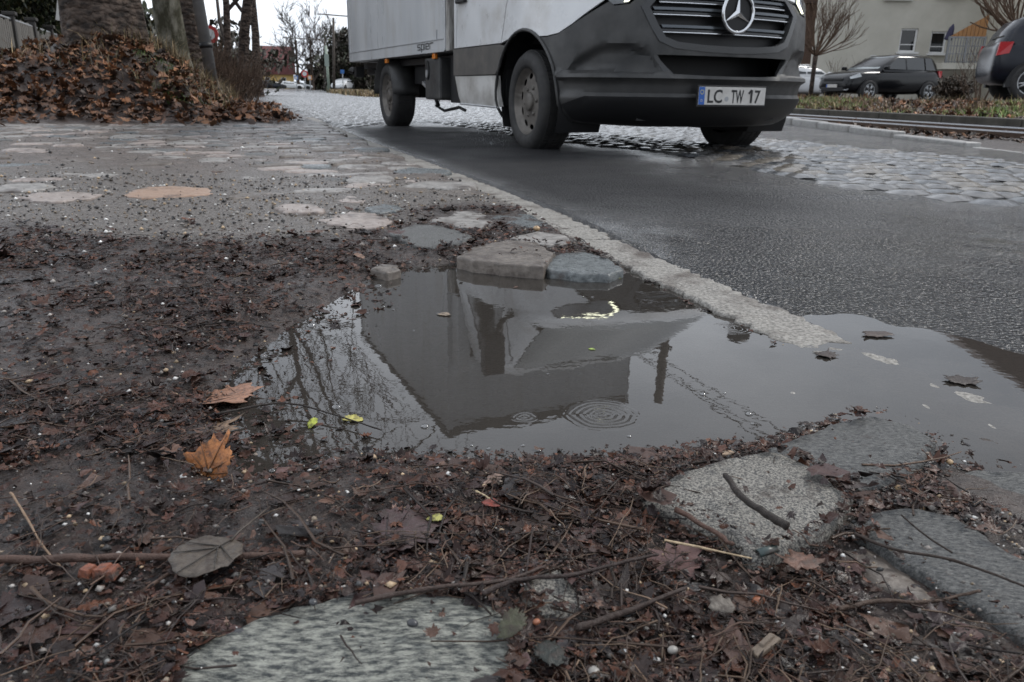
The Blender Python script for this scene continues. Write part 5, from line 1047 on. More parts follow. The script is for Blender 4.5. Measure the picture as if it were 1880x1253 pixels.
# roadside bare trees
for (px, Y, h, r, ln, lb, mk) in ((420, 21, 9, .10, (.04, -.03), 'slender bare tree behind the shrubs right of the metal pole', 4), (474, 34, 10, .19, (.02, 0), 'tall bare tree with pale lower trunk beside the road', 5), (548, 130, 10, .26, (0, 0), 'bare tree just right of the yellow house', 4), (574, 140, 11, .28, (0, 0), 'rounder bare tree beyond the road signs', 4), (600, 150, 9, .24, (0, 0), 'far bare tree left of the overhead line poles', 4)):
    b = atY(px, 158, Y); zz = hz(b.x, b.y) if Y < 60 else 0
    tree('bare_tree', (b.x, b.y, zz), h, r, lb, 'bare trees along the road', ln, limbs=7, maxl=mk, fork=.22, spread=.55, kids=(3, 4) if mk < 5 else (2, 3), rmin=.010 if Y < 40 else .034, up=.16, limb_len=.48)
b = atY(446, 158, 25); tree('bare_tree', (b.x, b.y, .2), 14, .17, 'bare forked tree whose crown hangs over the road and mirrors in the puddle', 'bare trees along the road', (.13, -.05), limbs=9, maxl=5, fork=.3, spread=.62, kids=(2, 3), rmin=.010, up=.05, limb_len=.46)
# ---- twiggy shrubs
def shrub(name, base, h, rad, n, label, colm, seed, up=.2, rmin=.004, group=None, maxl=3, cat='shrub'):
    random.seed(seed); base = Vector(base); root = empty(name, base, 0, label, cat, group); br = []
    for k in range(n):
        a = random.uniform(0, 6.3); q = rad*random.random()**.5; d = Vector((math.cos(a)*q/h*1.1, math.sin(a)*q/h*1.1, 1)).normalized()
        grow(br, base+Vector((math.cos(a)*q*.45, math.sin(a)*q*.45, -.05)), d, h*random.uniform(.6, .95), .018, 2, maxl+1, up, .5, (2, 4), rmin, .14)
    tree_mesh(br, base).build('branches', colm, root, True); return root
M_SHR = mat('brown_shrub_twig', (.055, .036, .026), (.11, .075, .055), scale=5, rough=.8, spec=.2)
for px, Y, h, rd, lb, sd_ in ((408, 15.5, .75, .6, 'brown twiggy shrub right of the metal pole', 1), (436, 18, .8, .7, 'dense brown shrub where the bank meets the road', 2), (388, 17.5, .9, .7, 'dark brown shrub behind the metal pole', 3), (455, 24, .8, .7, 'low brown shrub at the road edge under the bare trees', 4)):
    b = atY(px, 150, Y); shrub('shrub', (b.x, b.y, hz(b.x, b.y)), h, rd, 26, lb, M_SHR, sd_)
def leafy(name, base, size, n, cols, label, cat, lsz=.06, seed=0, stem=True, group=None):
    r = np.random.default_rng(seed); root = empty(name, base, 0, label, cat, group)
    P = r.normal(0, 1, (n, 3)); P /= np.linalg.norm(P, axis=1)[:, None]; q = r.random(n)**.45; P = P*q[:, None]; bump_ = 1+.25*np.sin(P[:, 0]*7+seed)*np.sin(P[:, 1]*6)+.2*np.sin(P[:, 2]*9+1)
    P = P*bump_[:, None]*np.array(size)/2; P[:, 2] += size[2]/2; P = P[P[:, 2] > .0]; n = len(P)
    o = scatter_frags('foliage', P, r.uniform(.6, 1.4, n)*lsz, palette(n, cols), ['oval', 'frag'], .9, .25, M_GRASS, root, seed=seed)
    if stem:
        s = MB()
        for k in range(5): a = k*1.3; s.tube([(0, 0, -.05), (math.cos(a)*size[0]*.12, math.sin(a)*size[1]*.12, size[2]*.35), (math.cos(a)*size[0]*.25, math.sin(a)*size[1]*.25, size[2]*.75)], [.04, .03, .012], 6)
        s.build('stems', M_BARK, root, True)
    return root
EVG = np.array([(.016, .024, .010), (.026, .036, .014), (.040, .046, .018), (.012, .016, .008), (.06, .055, .022)])
for px, Y, sz, lb, sd_ in ((20, 18, (3.2, 2.2, 3.6), 'dark evergreen shrub behind the fence at the left edge', 1), (88, 20, (3.0, 2.2, 4.2), 'dark evergreen shrub behind the white notice', 2), (-60, 16, (3, 2, 3.4), 'dark evergreen shrub cut by the left edge', 3)):
    b = atY(px, 140, Y); leafy('evergreen_shrub', (b.x, b.y, hz(b.x, b.y)), sz, 9000, EVG, lb, 'shrub', .085, sd_)
# dark wood of far trees that closes the view
FARC = np.array([(.050, .042, .034), (.070, .058, .046), (.036, .036, .026), (.045, .05, .03)])
for px, Y, sz, lb, sd_ in ((250, 40, (14, 5, 3.2), 'brown thicket behind the trunks of the leaf bank', 5), (90, 36, (9, 5, 6), 'dark thicket beyond the fence', 6), (405, 48, (4, 4, 2.4), 'brown thicket left of the yellow house', 7), (600, 150, (9, 6, 4.4), 'far brown thicket behind the road signs', 8), (648, 95, (6.5, 5, 6.4), 'far dark bushes left of the van', 9), (700, 100, (8, 6, 5.5), 'far bushes seen under the cargo box', 10)):
    b = atY(px, 150, Y); leafy('thicket', (b.x, b.y, -.1), sz, 12000, FARC if sd_ != 6 else EVG, lb, 'thicket', .22 if Y < 60 else .34, sd_, False)
# ---- metal pole, notice, fence
M_STEEL = mat('grey_steel', (.16, .165, .17), (.24, .245, .25), scale=6, rough=.45, metal=.5); M_GALV = mat('galvanised', (.30, .31, .32), (.38, .39, .40), scale=12, rough=.45, metal=.6)
pb_ = atY(389, 128, 11.6); pt_ = atY(361, -30, 11.6); d_ = (pt_-pb_).normalized()
po = empty('metal_pole', (pb_.x, pb_.y, hz(pb_.x, pb_.y)), 0, 'grey metal pole leaning at the right end of the leaf bank', 'pole')
z0 = Vector((0, 0, 0)); k = MB(); k.tube([d_*-.4, d_*5.2], .078, 16); k.build('shaft', M_STEEL, po, True); k = MB(); k.tube([d_*.55, d_*.62], .088, 16); k.build('clamp', M_BLACK, po, True)
nb = atY(128, 60, 12.5); no = empty('notice_board', (nb.x, nb.y, hz(nb.x, nb.y)), 0, 'white notice with small lines of print left of the thick trunk', 'notice')
c0 = atY(118, 6, 12.4)-no.location; M_PAPER = mat('white_notice', (.55, .54, .52), rough=.5)
k = MB(); k.box(c0, (.20, .015, .52), ry=R(14)); brd = k.build('board', M_PAPER, no)
k = MB()
for j in range(9): k.box(c0+Vector((.004*j-.012, -.011, .17-.042*j)), (.13-.02*(j % 3), .004, .010), ry=R(14))
k.build('print', M_INK, brd)
k = MB(); k.tube([Vector((0, 0, -.2)), c0+Vector((-.06, .03, -.2)), c0+Vector((-.11, .03, .5))], .016, 8); k.build('stake', M_BLACK, no, True)
M_MESH = mat('weathered_fence', (.10, .095, .085), (.17, .16, .145), scale=9, rough=.75, stretch=(6, 6, .6)); M_POST = mat('dark_fence_post', (.028, .026, .024), (.05, .046, .042), scale=8, rough=.7)
f0 = atY(-60, 150, 11.5); f1 = atY(128, 118, 19.0); fr_ = empty('fence', (f0.x, f0.y, 0), 0, 'weathered board fence with dark posts at the left edge', 'fence')
vec = Vector((f1.x-f0.x, f1.y-f0.y, 0)); Ln = vec.length; u_ = vec.normalized(); az = math.atan2(u_.y, u_.x); nb_ = int(Ln/.13)
for i in range(nb_):
    p = u_*(i+.5)*Ln/nb_; zg = hz(f0.x+p.x, f0.y+p.y)
    k = MB(); k.box((p.x, p.y, zg+.48+random.gauss(0, .008)), (.112, .018, .86), rz=az+random.gauss(0, .02)); k.build('board', M_MESH, fr_)
for i in range(0, 6):
    p = u_*(i*Ln/5.0); zg = hz(f0.x+p.x, f0.y+p.y); k = MB(); k.box((p.x, p.y-.05, zg+.46), (.13, .13, 1.06), rz=az); k.box((p.x, p.y-.05, zg+1.02), (.20, .20, .06), rz=az); k.build('post', M_POST, fr_, False, .01)
for hh in (.28, .92):
    k = MB(); k.tube([Vector((0, -.02, hh+hz(f0.x, f0.y))), Vector((vec.x, vec.y-.02, hh+hz(f1.x, f1.y)))], .02, 6); k.build('rail', M_GALV, fr_)
# ================================================================ RIGHT SIDE: tram track, bank, cars, houses
M_WALL = mat('mossy_concrete', (.035, .032, .027), (.095, .088, .072), scale=6, rough=.7, bump=.6, bscale=40, spec=.35, detail=9, stretch=(1, 1, .4))
tw = empty('platform_edge', (0, 0, 0), 0, 'low mossy concrete edge between the tram track and the grass', 'wall')
wpts = densify(WALL[1:5], 1.6, False)
for i in range(len(wpts)-1):
    a, b = Vector(wpts[i]), Vector(wpts[i+1]); d = b-a; k = MB(); c = (a+b)/2; k.box((c.x, c.y, .07), (d.length-.014, .16, .22), rz=math.atan2(d.y, d.x)); k.build('edge_block', M_WALL, tw, False, .015)
M_RAIL = mat('rusty_rail', (.06, .04, .03), (.12, .075, .05), scale=20, rough=.55, metal=.4); M_RTOP = mat('rail_head', (.32, .32, .33), rough=.22, metal=.9)
for off, lb in ((-.42, 'tram rail nearest the mossy edge'), (-1.40, 'tram rail nearest the road')):
    pts = [(x+off, y, .055) for x, y in WALL[1:6]]; k = MB()
    for a, b in zip(pts[:-1], pts[1:]):
        a, b = Vector(a), Vector(b); d = b-a; c = (a+b)/2; k.box(c, (d.length, .06, .05), rz=math.atan2(d.y, d.x))
    o = k.build('tram_rail', M_RAIL); tag(o, lb, 'rail', 'tram rails')
    h_ = MB(); h_.tube([(x, y, z+.026) for x, y, z in pts], .018, 5); h_.build('rail_head', M_RTOP, o)
def right_leaves(n, dmin, dmax, y0, y1, prob):
    y_ = rng.uniform(y0, y1, n); d_ = rng.uniform(dmin, dmax, n); x_ = wx(y_)+d_; k = rng.random(n) < prob(x_, y_, d_); return x_[k], y_[k]
x_, y_ = right_leaves(9000, .1, 3.2, 8, 24, lambda x, y, d: .25+.75*sstep(-.1, .3, fbm(x*.8, y*.8, 3)+.35*sstep(14, 10, y))); n = len(x_)
o = scatter_frags('bank_leaves', np.c_[x_, y_, h_all(x_, y_)+.02+rng.random(n)*.04], rng.uniform(.05, .13, n), palette(n, np.vstack([BPAL, BPAL*1.2])), ['maple', 'frag'], .4, .25, M_DRY, None, 31); tag(o, 'brown fallen leaves on the grass bank beyond the tram track', 'leaves', kind='stuff')
x_, y_ = right_leaves(2600, -2.2, -.1, 5, 16, lambda x, y, d: .10+.9*sstep(.0, .4, fbm(x*1.3+4, y*1.3, 3)+.25*sstep(11, 8, y))); n = len(x_)
o = scatter_frags('track_leaves', np.c_[x_, y_, h_all(x_, y_)+.01+rng.random(n)*.02], rng.uniform(.04, .10, n), palette(n, BPAL*.6), ['maple', 'frag'], .3, .2, M_DRY, None, 32); tag(o, 'wet brown leaves lying along the tram track', 'leaves', kind='stuff')
gy = rng.uniform(9, 24, 420); gd = rng.uniform(.12, 2.4, 420); gx = wx(gy)+gd; kk = fbm(gx*.7+9, gy*.7, 3)-.35*sstep(13, 10, gy) > -.12
blades('bank_grass', list(zip(gx[kk], gy[kk])), .13, np.vstack([GREEN*1.9, GREEN*2.3, STRAW[:3]*1.3]), 'green and yellow grass on the bank beyond the tram track', 'grass', M_GRASS, 60, .22, .7, 8, .006)
gy = rng.uniform(8, 24, 150); gd = rng.uniform(.1, 3.2, 150)
blades('bank_straw', list(zip(wx(gy)+gd, gy)), .20, STRAW, 'dry yellow stems in the grass of the far bank', 'grass', M_GRASS, 22, .25, .5, 9, .005)
# ---- cars
M_CBLK = mat('black_car_paint', (.006, .0065, .008), rough=.16, spec=.35); M_CWHT = mat('white_car_paint', (.66, .67, .68), rough=.25, coat=.6); M_CDRK = mat('dark_blue_car_paint', (.008, .010, .017), rough=.18, spec=.35); M_CSIL = mat('silver_car_paint', (.36, .38, .40), rough=.3, metal=.3, coat=.5)
M_RED = mat('tail_lamp_red', (.42, .012, .018), rough=.15, spec=.6); M_HL = mat('car_headlamp', (.68, .72, .74), rough=.1, spec=.7); M_CGL = mat('car_window', (.014, .017, .019), rough=.05, spec=.7); M_CWS = mat('car_windscreen', (.16, .185, .19), rough=.05, spec=.8); M_ALLOY = mat('alloy_rim', (.42, .43, .44), rough=.3, metal=.7)
def car_wheel():
    r, w_ = .335, .2; prof = [(.21, -.01), (.225, .004), (.27, .008), (.315, .0), (r, -.04), (r, -w_+.04), (.3, -w_), (.21, -w_)]; n = 28; V = []; F = []; k = len(prof)
    for i in range(n):
        a = 2*math.pi*i/n; V += [(math.cos(a)*q, y, math.sin(a)*q) for q, y in prof]
    for i in range(n):
        for j in range(k-1): F.append((i*k+j, ((i+1) % n)*k+j, ((i+1) % n)*k+j+1, i*k+j+1))
    ty = MB().add(V, F); sp = MB()
    ring = [(.215*math.cos(t), -.012, .215*math.sin(t)) for t in np.linspace(0, 2*math.pi, 28)]; sp.tube(ring, .016, 5, False)
    for i in range(5):
        a = 2*math.pi*i/5
        for da in (-.16, .16): sp.tube([(.04*math.cos(a), -.012, .04*math.sin(a)), (.21*math.cos(a+da), -.02, .21*math.sin(a+da))], [.026, .018], 5)
    bk_ = MB(); bk_.prism([(math.cos(t)*.21, math.sin(t)*.21) for t in np.linspace(0, 2*math.pi, 20, endpoint=False)], -.14, -.10, lambda u, v, d: (u, d, v))
    return ty.mesh('wheel', True), sp.mesh('rim', True), bk_.mesh('drum')
CW = car_wheel()
for me, m in zip(CW, (M_TYRE, M_ALLOY, M_BLACK)): me.materials.append(m)
def car(name, loc, rz, paint, label, suv=True, sc_=1.0, plate=None, group=None, detail=True):
    root = empty(name, loc, rz, label, 'car', group); root.scale = (sc_, sc_, sc_)
    hb = .16 if suv else 0.0
    ST = [(-2.06, .62, .46, .72), (-2.04, .72, .36, .90+hb*.4), (-1.98, .78, .30, .97+hb*.4), (-1.7, .82, .26, 1.0+hb*.3), (-1.0, .835, .23, .99+hb*.15), (0, .835, .22, .96+hb*.1), (.8, .83, .22, .95+hb*.1), (1.3, .815, .23, .90+hb*.3), (1.65, .785, .24, .84+hb*.4), (1.88, .73, .25, .76+hb*.4), (2.0, .66, .29, .66+hb*.4), (2.06, .56, .36, .56+hb*.3)]
    V = []; F = []; n = 13
    for x, w_, z0, zt in ST:
        hlf = [(0, z0), (.82*w_, z0), (.96*w_, z0+.10), (w_, z0+.32*(zt-z0)+.03), (.985*w_, zt-.16), (.94*w_, zt-.03), (.70*w_, zt+.012)]
        V += [(x, y, z) for y, z in hlf]+[(x, -y, z) for y, z in hlf[:0:-1]]
    for i in range(len(ST)-1):
        for k in range(n): F.append((i*n+k, i*n+(k+1) % n, (i+1)*n+(k+1) % n, (i+1)*n+k))
    F.append(tuple(range(n))); F.append(tuple(range((len(ST)-1)*n, len(ST)*n)))
    b = MB().add(V, F); body = b.build('body', paint, root, True)
    sb = body.modifiers.new('subdivision', 'SUBSURF'); sb.levels = 1; sb.render_levels = 1
    zb = .97+hb*.12; H = 1.36+hb*.8; xr = -1.98 if suv else -1.6
    G = [(zb-.06, xr+.02, 1.02, .775), (zb+.02, xr+.03, .93, .765), (zb+.22, xr+.10, .58, .72), (H-.10, xr+.24, .22, .655), (H-.02, xr+.40, .02, .58), (H+.015, xr+.75, -.35, .42)]
    V = []; F = []; n = 12
    for z, xa, xb, w_ in G:
        r_ = .10; hlf = [(xb, 0), (xb-.03, w_*.55), (xb-.10, w_*.86), (xb-.22, w_), ((xa+xb)/2, w_*1.01), (xa+.15, w_*.98), (xa, w_*.78)]
        V += [(x, y, z) for x, y in hlf]+[(x, -y, z) for x, y in hlf[:0:-1]]
    n = 13
    for i in range(len(G)-1):
        for k in range(n): F.append((i*n+k, i*n+(k+1) % n, (i+1)*n+(k+1) % n, (i+1)*n+k))
    F.append(tuple(range((len(G)-1)*n, len(G)*n))); MB().add(V, F).build('cabin', paint, root, True)
    def side(x, z, s, o=.024):                          # point on the cabin side
        zs = [g[0] for g in G]; return (x, s*(float(np.interp(z, zs, [g[3] for g in G]))*1.0+o), z)
    def xf(z): return float(np.interp(z, [g[0] for g in G], [g[2] for g in G]))
    def xb_(z): return float(np.interp(z, [g[0] for g in G], [g[1] for g in G]))
    z1, z2 = zb+.03, H-.09
    for s in (1, -1):
        for xa, xb, nm in ((xf(z1)-.28, -.28, 'front_window'), (-.34, -1.15, 'rear_window'), (-1.21, xb_(z1)+.30, 'quarter_window')):
            xt = min(xa, xf(z2)-.16); xb2 = max(xb, xb_(z2)+.22) if nm == 'quarter_window' else xb
            if nm == 'quarter_window' and not suv: continue
            MB().add([side(xa, z1, s), side(xb, z1, s), side(xb2, z2, s), side(xt, z2, s)], [(0, 1, 2, 3)]).build('side_window', M_CGL, root)
        if detail:
            k = MB(); k.box((xf(z1)-.20, s*.90, zb+.06), (.10, .19, .12)); k.build('mirror', paint, root, False, .03)
            k = MB(); k.prism([(1.62, .70+hb*.4), (1.97, .62+hb*.4), (2.0, .68+hb*.4), (1.70, .80+hb*.4)], 0, .02, lambda u, v, d: (u, s*(float(np.interp(u, [1.3, 1.65, 1.88, 2.0, 2.06], [.815, .785, .73, .66, .56]))*.965+d), v)); k.build('headlight', M_HL, root)
            k = MB(); k.prism([(-2.03, .70+hb*.5), (-1.84, .74+hb*.5), (-1.80, .93+hb*.5), (-2.00, .93+hb*.5)], -.05, .035, lambda u, v, d: (u, s*(float(np.interp(u, [-2.06, -2.04, -1.98, -1.7], [.66, .74, .775, .80]))*.97+d), v)); k.build('tail_light', M_RED, root)
        for wx_ in (1.28, -1.42):
            k = MB(); P = [(wx_+.40*math.cos(t), .30+.40*math.sin(t)) for t in np.linspace(R(-8), R(188), 20)]; k.prism(P, .70, .838, lambda u, v, d: (u, s*d, v)); k.build('wheel_arch', M_BLACK, root)
            wv = bpy.data.objects.new('wheel', CW[0]); link(wv, root); wv.location = (wx_, s*.848, .335); wv.rotation_euler = (0, .3, 0 if s > 0 else math.pi)
            if detail:
                link(bpy.data.objects.new('rim', CW[1]), wv); link(bpy.data.objects.new('drum', CW[2]), wv)
    zz1, zz2 = zb+.035, H-.07
    def ws(z, w_): x = xf(z); return x+.012, w_
    g = lambda z: float(np.interp(z, [q[0] for q in G], [q[3] for q in G]))
    MB().add([(xf(zz1)+.012, 0, zz1), (xf(zz1)-.02, g(zz1)*.55, zz1), (xf(zz1)-.085, g(zz1)*.85, zz1), (xf(zz2)-.085, g(zz2)*.85, zz2), (xf(zz2)-.02, g(zz2)*.55, zz2), (xf(zz2)+.012, 0, zz2), (xf(zz2)-.02, -g(zz2)*.55, zz2), (xf(zz2)-.085, -g(zz2)*.85, zz2), (xf(zz1)-.085, -g(zz1)*.85, zz1), (xf(zz1)-.02, -g(zz1)*.55, zz1)], [(0, 1, 4, 5), (1, 2, 3, 4), (0, 5, 6, 9), (9, 6, 7, 8)]).build('windscreen', M_CWS, root, True)
    zz1 = zb+.12; MB().add([(xb_(zz1)-.01, g(zz1)*.70, zz1), (xb_(zz1)-.01, -g(zz1)*.70, zz1), (xb_(zz2)-.01, -g(zz2)*.66, zz2), (xb_(zz2)-.01, g(zz2)*.66, zz2)], [(0, 1, 2, 3)]).build('tailgate_window', M_CGL, root)
    if detail:
        k = MB(); k.box((2.035, 0, .60+hb*.4), (.06, .80, .10)); k.build('grille', M_BLACK, root, False, .02); k = MB(); k.box((2.03, 0, .36), (.07, .95, .13)); k.build('lower_intake', M_BLACK, root, False, .02)
        k = MB(); k.box((2.075, 0, .47), (.02, .46, .10)); p_ = k.build('licence_plate', M_PLATE, root); k = MB(); k.box((2.080, -.205, .47), (.018, .04, .098)); k.build('plate_band', M_BLUE, p_)
        for s in (1, -1): k = MB(); k.tube([(2.03, s*.42, .36), (2.0, s*.58, .34), (1.9, s*.66, .46)], [.02, .03, .02], 6); k.build('bumper_trim', M_GALV, root, True); k = MB(); k.tube([(-1.0, s*.60, H-.01), (-.1, s*.60, H+.0)], .014, 6); k.build('roof_rail', M_GALV, root)
    else:
        for s in (1, -1): k = MB(); k.box((-2.02, s*.62, .85), (.06, .22, .14)); k.build('tail_light', M_RED, root); k = MB(); k.box((1.98, s*.52, .66), (.06, .25, .12)); k.build('headlight', M_HL, root)
    return root
c = atY(1612, 160, 26.5); car('parked_car', (c.x, c.y, .26), R(204), M_CBLK, 'black sport utility car parked behind the grass bank facing left', True, .94)
c = atY(1468, 160, 33.0); car('parked_car', (c.x, c.y, .25), R(18), M_CWHT, 'white car mostly hidden behind the nose of the van', False, .95)
c = atY(1824, 150, 15.0); car('parked_car', (c.x+2.13, c.y+.1, .36), R(-18), M_CDRK, 'dark sport utility car with red tail light cut by the right edge', True, 1.0)
for px, Y, rz, pt, lb in ((629, 92, 262, M_CWHT, 'white car driving far off on the left of the van'), (500, 118, 40, M_CDRK, 'dark car parked in front of the yellow house'), (534, 128, 20, M_CWHT, 'small white car just right of the yellow house'), (552, 135, 10, M_CSIL, 'silver car far off under the bare trees'), (686, 98, 80, M_CSIL, 'silver car seen behind the rear wheel of the van')):
    c = atY(px, 160, Y); car('far_car', (c.x, c.y, -.02 if px != 629 else .1), R(rz), pt, lb, False, .95, detail=False, group='far cars on the road')
# ---- pale house on the right
M_PLA = mat('beige_render', (.41, .39, .335), (.50, .48, .42), scale=1.2, rough=.85, bump=.3, bscale=60, spec=.2, detail=9); M_PLA2 = mat('pale_beige_render', (.43, .40, .33), (.49, .46, .39), scale=1.0, rough=.85, spec=.2); M_FRM = mat('white_window_frame', (.66, .66, .65), rough=.4); M_WIN = mat('house_glass', (.015, .017, .018), rough=.06, spec=.6)
M_ROOF = mat('dark_roof_tile', (.06, .04, .035), (.10, .065, .055), scale=5, rough=.7); M_WOOD = mat('orange_wood', (.36, .17, .05), (.26, .12, .04), scale=6, rough=.55, stretch=(8, 8, .6))
hp = atY(1700, 150, 36.0); house = empty('plastered_house', (hp.x, hp.y, .2), R(-4), 'beige plastered house with two white windows behind the parked cars', 'house')
HX0 = atY(1498, 100, 36).x-hp.x; HXW = atY(1797, 100, 36).x-hp.x
def house_wall(parent, x0, x1, z1, y, holes, m, name):
    V, F = fill2d([(x0, 0), (x1, 0), (x1, z1), (x0, z1)], [[(a, b), (c, b), (c, d), (a, d)] for a, b, c, d in holes], 1.0); k = MB(); k.add([(u, y, v) for u, v in V], F); o = k.build(name, m, parent); s = o.modifiers.new('thickness', 'SOLIDIFY'); s.thickness = .3; s.offset = 1
    if o.data.polygons and o.data.polygons[0].normal.y > 0: pass
    else: o.data.flip_normals()
    return o
def win_rect(px0, py0, px1, py1, Y): a = atY(px0, py0, Y)-house.location; b = atY(px1, py1, Y)-house.location; return (a.x, b.z, b.x, a.z)
wr = [win_rect(1657, 52, 1681, 96, 36), win_rect(1711, 58, 1733, 99, 36), win_rect(1640, -80, 1672, -2, 36), win_rect(1735, -80, 1768, -6, 36)]
house_wall(house, HX0, HXW+1, 6.2, 0, wr, M_PLA, 'wall')
for a, b, c, d in wr:
    wn_ = MB(); t = .07
    for bx in (((a+c)/2, d-t/2, c-a, t), ((a+c)/2, b+t/2, c-a, t)): wn_.box((bx[0], .12, bx[1]), (bx[2], .07, bx[3]))
    for xx in (a+t/2, c-t/2, ): wn_.box((xx, .12, (b+d)/2), (t, .07, d-b-2*t))
    fo = wn_.build('window', M_FRM, house); k = MB(); k.box(((a+c)/2, .15, (b+d)/2), (c-a-.1, .02, d-b-.1)); k.build('pane', M_WIN, fo); k = MB(); k.box(((a+c)/2, -.06, b-.04), (c-a+.16, .24, .07)); k.build('sill', M_FRM, fo); k = MB(); k.box(((a+c)/2, .125, b+(d-b)*.32), (c-a-.1, .03, .035)); k.build('glazing_bar', M_FRM, fo)
k = MB(); k.box(((HXW+HXW+14)/2, -1.2, 4.6), (14, 3.0, 9.4)); k.build('side_wing', M_PLA2, house)
k = MB(); x0, x1 = HXW-.5, HXW+14.5; k.prism([(x0, 9.2), (x1, 9.2), ((x0+x1)/2, 14.0)], -3.2, 8, lambda u, v, d: (u, d, v)); k.build('wing_roof', M_ROOF, house)
k = MB(); x0, x1 = HX0-.5, HXW+.4; k.prism([(-.6, 6.1), (8.6, 6.1), (4, 9.2)], x0, x1, lambda u, v, d: (d, u, v)); k.build('roof', M_ROOF, house)
# terrace with wood gable and railing
tr0 = atY(1735, 110, 34.6)-house.location; tr1 = atY(1797, 110, 34.6)-house.location; gz0 = (atY(1740, 68, 34.4)-house.location).z; gz1 = (atY(1790, 28, 34.4)-house.location).z
for i in range(9):
    u0 = tr0.x+(tr1.x-tr0.x)*(i/9); u1 = tr0.x+(tr1.x-tr0.x)*((i+1)/9); zt0 = gz0+(gz1-gz0)*(i/9); zt1 = gz0+(gz1-gz0)*((i+1)/9); k = MB(); k.prism([(u0+.008, gz0), (u1-.008, gz0), (u1-.008, zt1), (u0+.008, zt0+.01)], -1.75, -1.70, lambda u, v, d: (u, d, v)); k.build('gable_plank', M_WOOD, house)
rl_ = (atY(1735, 116, 34.4)-house.location).z; k = MB(); k.box(((tr0.x+tr1.x)/2, -1.0, rl_-.12), (tr1.x-tr0.x+.2, 1.5, .24)); k.build('terrace_slab', M_PLA, house)
for i in range(13): u = tr0.x+(tr1.x-tr0.x)*i/12; k = MB(); k.box((u, -1.72, (rl_+gz0)/2), (.03 if i % 6 else .09, .03 if i % 6 else .07, gz0-rl_)); k.build('railing_bar', M_STEEL, house)
for q in (.05, .35, .65, .98): k = MB(); k.box(((tr0.x+tr1.x)/2, -1.745, rl_+(gz0-rl_)*q), (tr1.x-tr0.x+.1, .03, .035 if 0 < q < .9 else .07)); k.build('railing_rail', M_STEEL, house)
M_FAB = mat('dark_blue_fabric', (.03, .028, .06), rough=.8); k = MB(); k.tube([(tr0.x-.02, -1.4, gz0-.1), (tr0.x+.06, -1.4, gz0+.35), (tr0.x+.10, -1.4, gz0+.5)], [.16, .10, .02], 8); o = k.build('parasol', M_FAB); o.location = house.location; tag(o, 'small folded dark blue parasol on the terrace', 'parasol')
# brown house behind
hb_ = atY(1496, 100, 48); bh = empty('brick_house', (hb_.x, hb_.y, 0), 0, 'brown brick house with dark eaves behind the van nose', 'house'); k = MB(); k.box((-1.0, 2, 2.6), (5.4, 4, 5.6)); k.build('wall', mat('brown_brick', (.12, .075, .055), (.17, .11, .085), scale=9, rough=.8), bh)
k = MB(); k.prism([(-4.4, 5.3), (2.4, 5.3), (-1, 8.2)], -.6, 4.6, lambda u, v, d: (u, d, v)); k.build('roof', M_ROOF, bh); k = MB(); k.tube([(1.9, -.15, 5.2), (1.9, -.15, 0)], .07, 8); k.build('downpipe', M_STEEL, bh)
# pollarded shrubs
M_POL = mat('brown_pollard', (.07, .045, .030), (.13, .085, .06), scale=5, rough=.8, spec=.2)
def pollard(px, py, Y, trunk_h, ln, n, label, seed, rmin=.007, lean=(0, 0)):
    random.seed(seed); b = atY(px, py, Y); zg = hz(b.x, b.y); root = empty('pollarded_tree', (b.x, b.y, zg), 0, label, 'tree'); hk = b.z-zg; k = MB(); k.tube([(0, 0, -.1), (lean[0]*.4, 0, hk*.6), (lean[0], 0, hk)], [.09, .075, .09], 9); k.build('trunk', M_BARK, root, True); br = []
    for i in range(n):
        a = random.uniform(0, 6.3); e = random.uniform(.15, 1.2); d = Vector((math.cos(a)*math.cos(e), math.sin(a)*math.cos(e), math.sin(e)))
        grow(br, Vector((lean[0], 0, hk)), d, ln*random.uniform(.65, 1.05), .028, 2, 4, .22, .42, (3, 5), rmin, .10, .62)
    tree_mesh(br, Vector((0, 0, 0))).build('crown', M_POL, root, True)
pollard(1497, 103, 30, 0, 1.55, 26, 'round brown pollarded tree against the beige wall beside the van', 3)
pollard(1868, 62, 19, 0, 1.35, 24, 'dark bare pollarded tree at the upper right corner', 4, .006)
hc = atY(1748, 176, 25); leafy('clipped_hedge', (hc.x, hc.y, hz(hc.x, hc.y)-.05), (1.05, 1.0, .75), 5000, np.array([(.05, .036, .024), (.075, .052, .035), (.035, .026, .018)]), 'small clipped brown hedge right of the black car', 'hedge', .05, 12)
for px, Y, h, lb, sd_ in ((1795, 24, 1.2, 'thin bare bush between the hedge and the dark car', 21), (1545, 30, 1.0, 'thin dry bush behind the bonnet of the black car', 22), (1760, 29, 1.0, 'bare creeper below the terrace', 23)):
    b = atY(px, 170, Y); shrub('bare_bush', (b.x, b.y, hz(b.x, b.y)), h, .5, 9, lb, M_SHR, sd_)
# ================================================================ FAR END OF THE ROAD
M_YELW = mat('yellow_render', (.62, .42, .16), (.68, .48, .20), scale=.6, rough=.85); M_REDR = mat('red_roof_tile', (.085, .022, .022), (.12, .032, .03), scale=2, rough=.65)
yh = atY(505, 158, 150); Yh = empty('yellow_house', (yh.x, yh.y, 0), R(24), 'yellow house with red gambrel roof at the end of the road', 'house')
k = MB(); gp = [(-2.7, 0), (2.7, 0), (2.7, 2.9), (2.35, 5.0), (0, 7.0), (-2.35, 5.0), (-2.7, 2.9)]; k.prism(gp, -3.0, 3.0, lambda u, v, d: (d, u, v)); k.build('wall', M_YELW, Yh)
for s in (-1, 1):
    k = MB(); k.prism([(s*3.0, 2.5), (s*2.5, 5.1), (0, 7.15), (0, 7.35), (s*2.75, 5.15), (s*3.25, 2.5)], -3.3, 3.3, lambda u, v, d: (d, u, v)); k.build('roof', M_REDR, Yh)
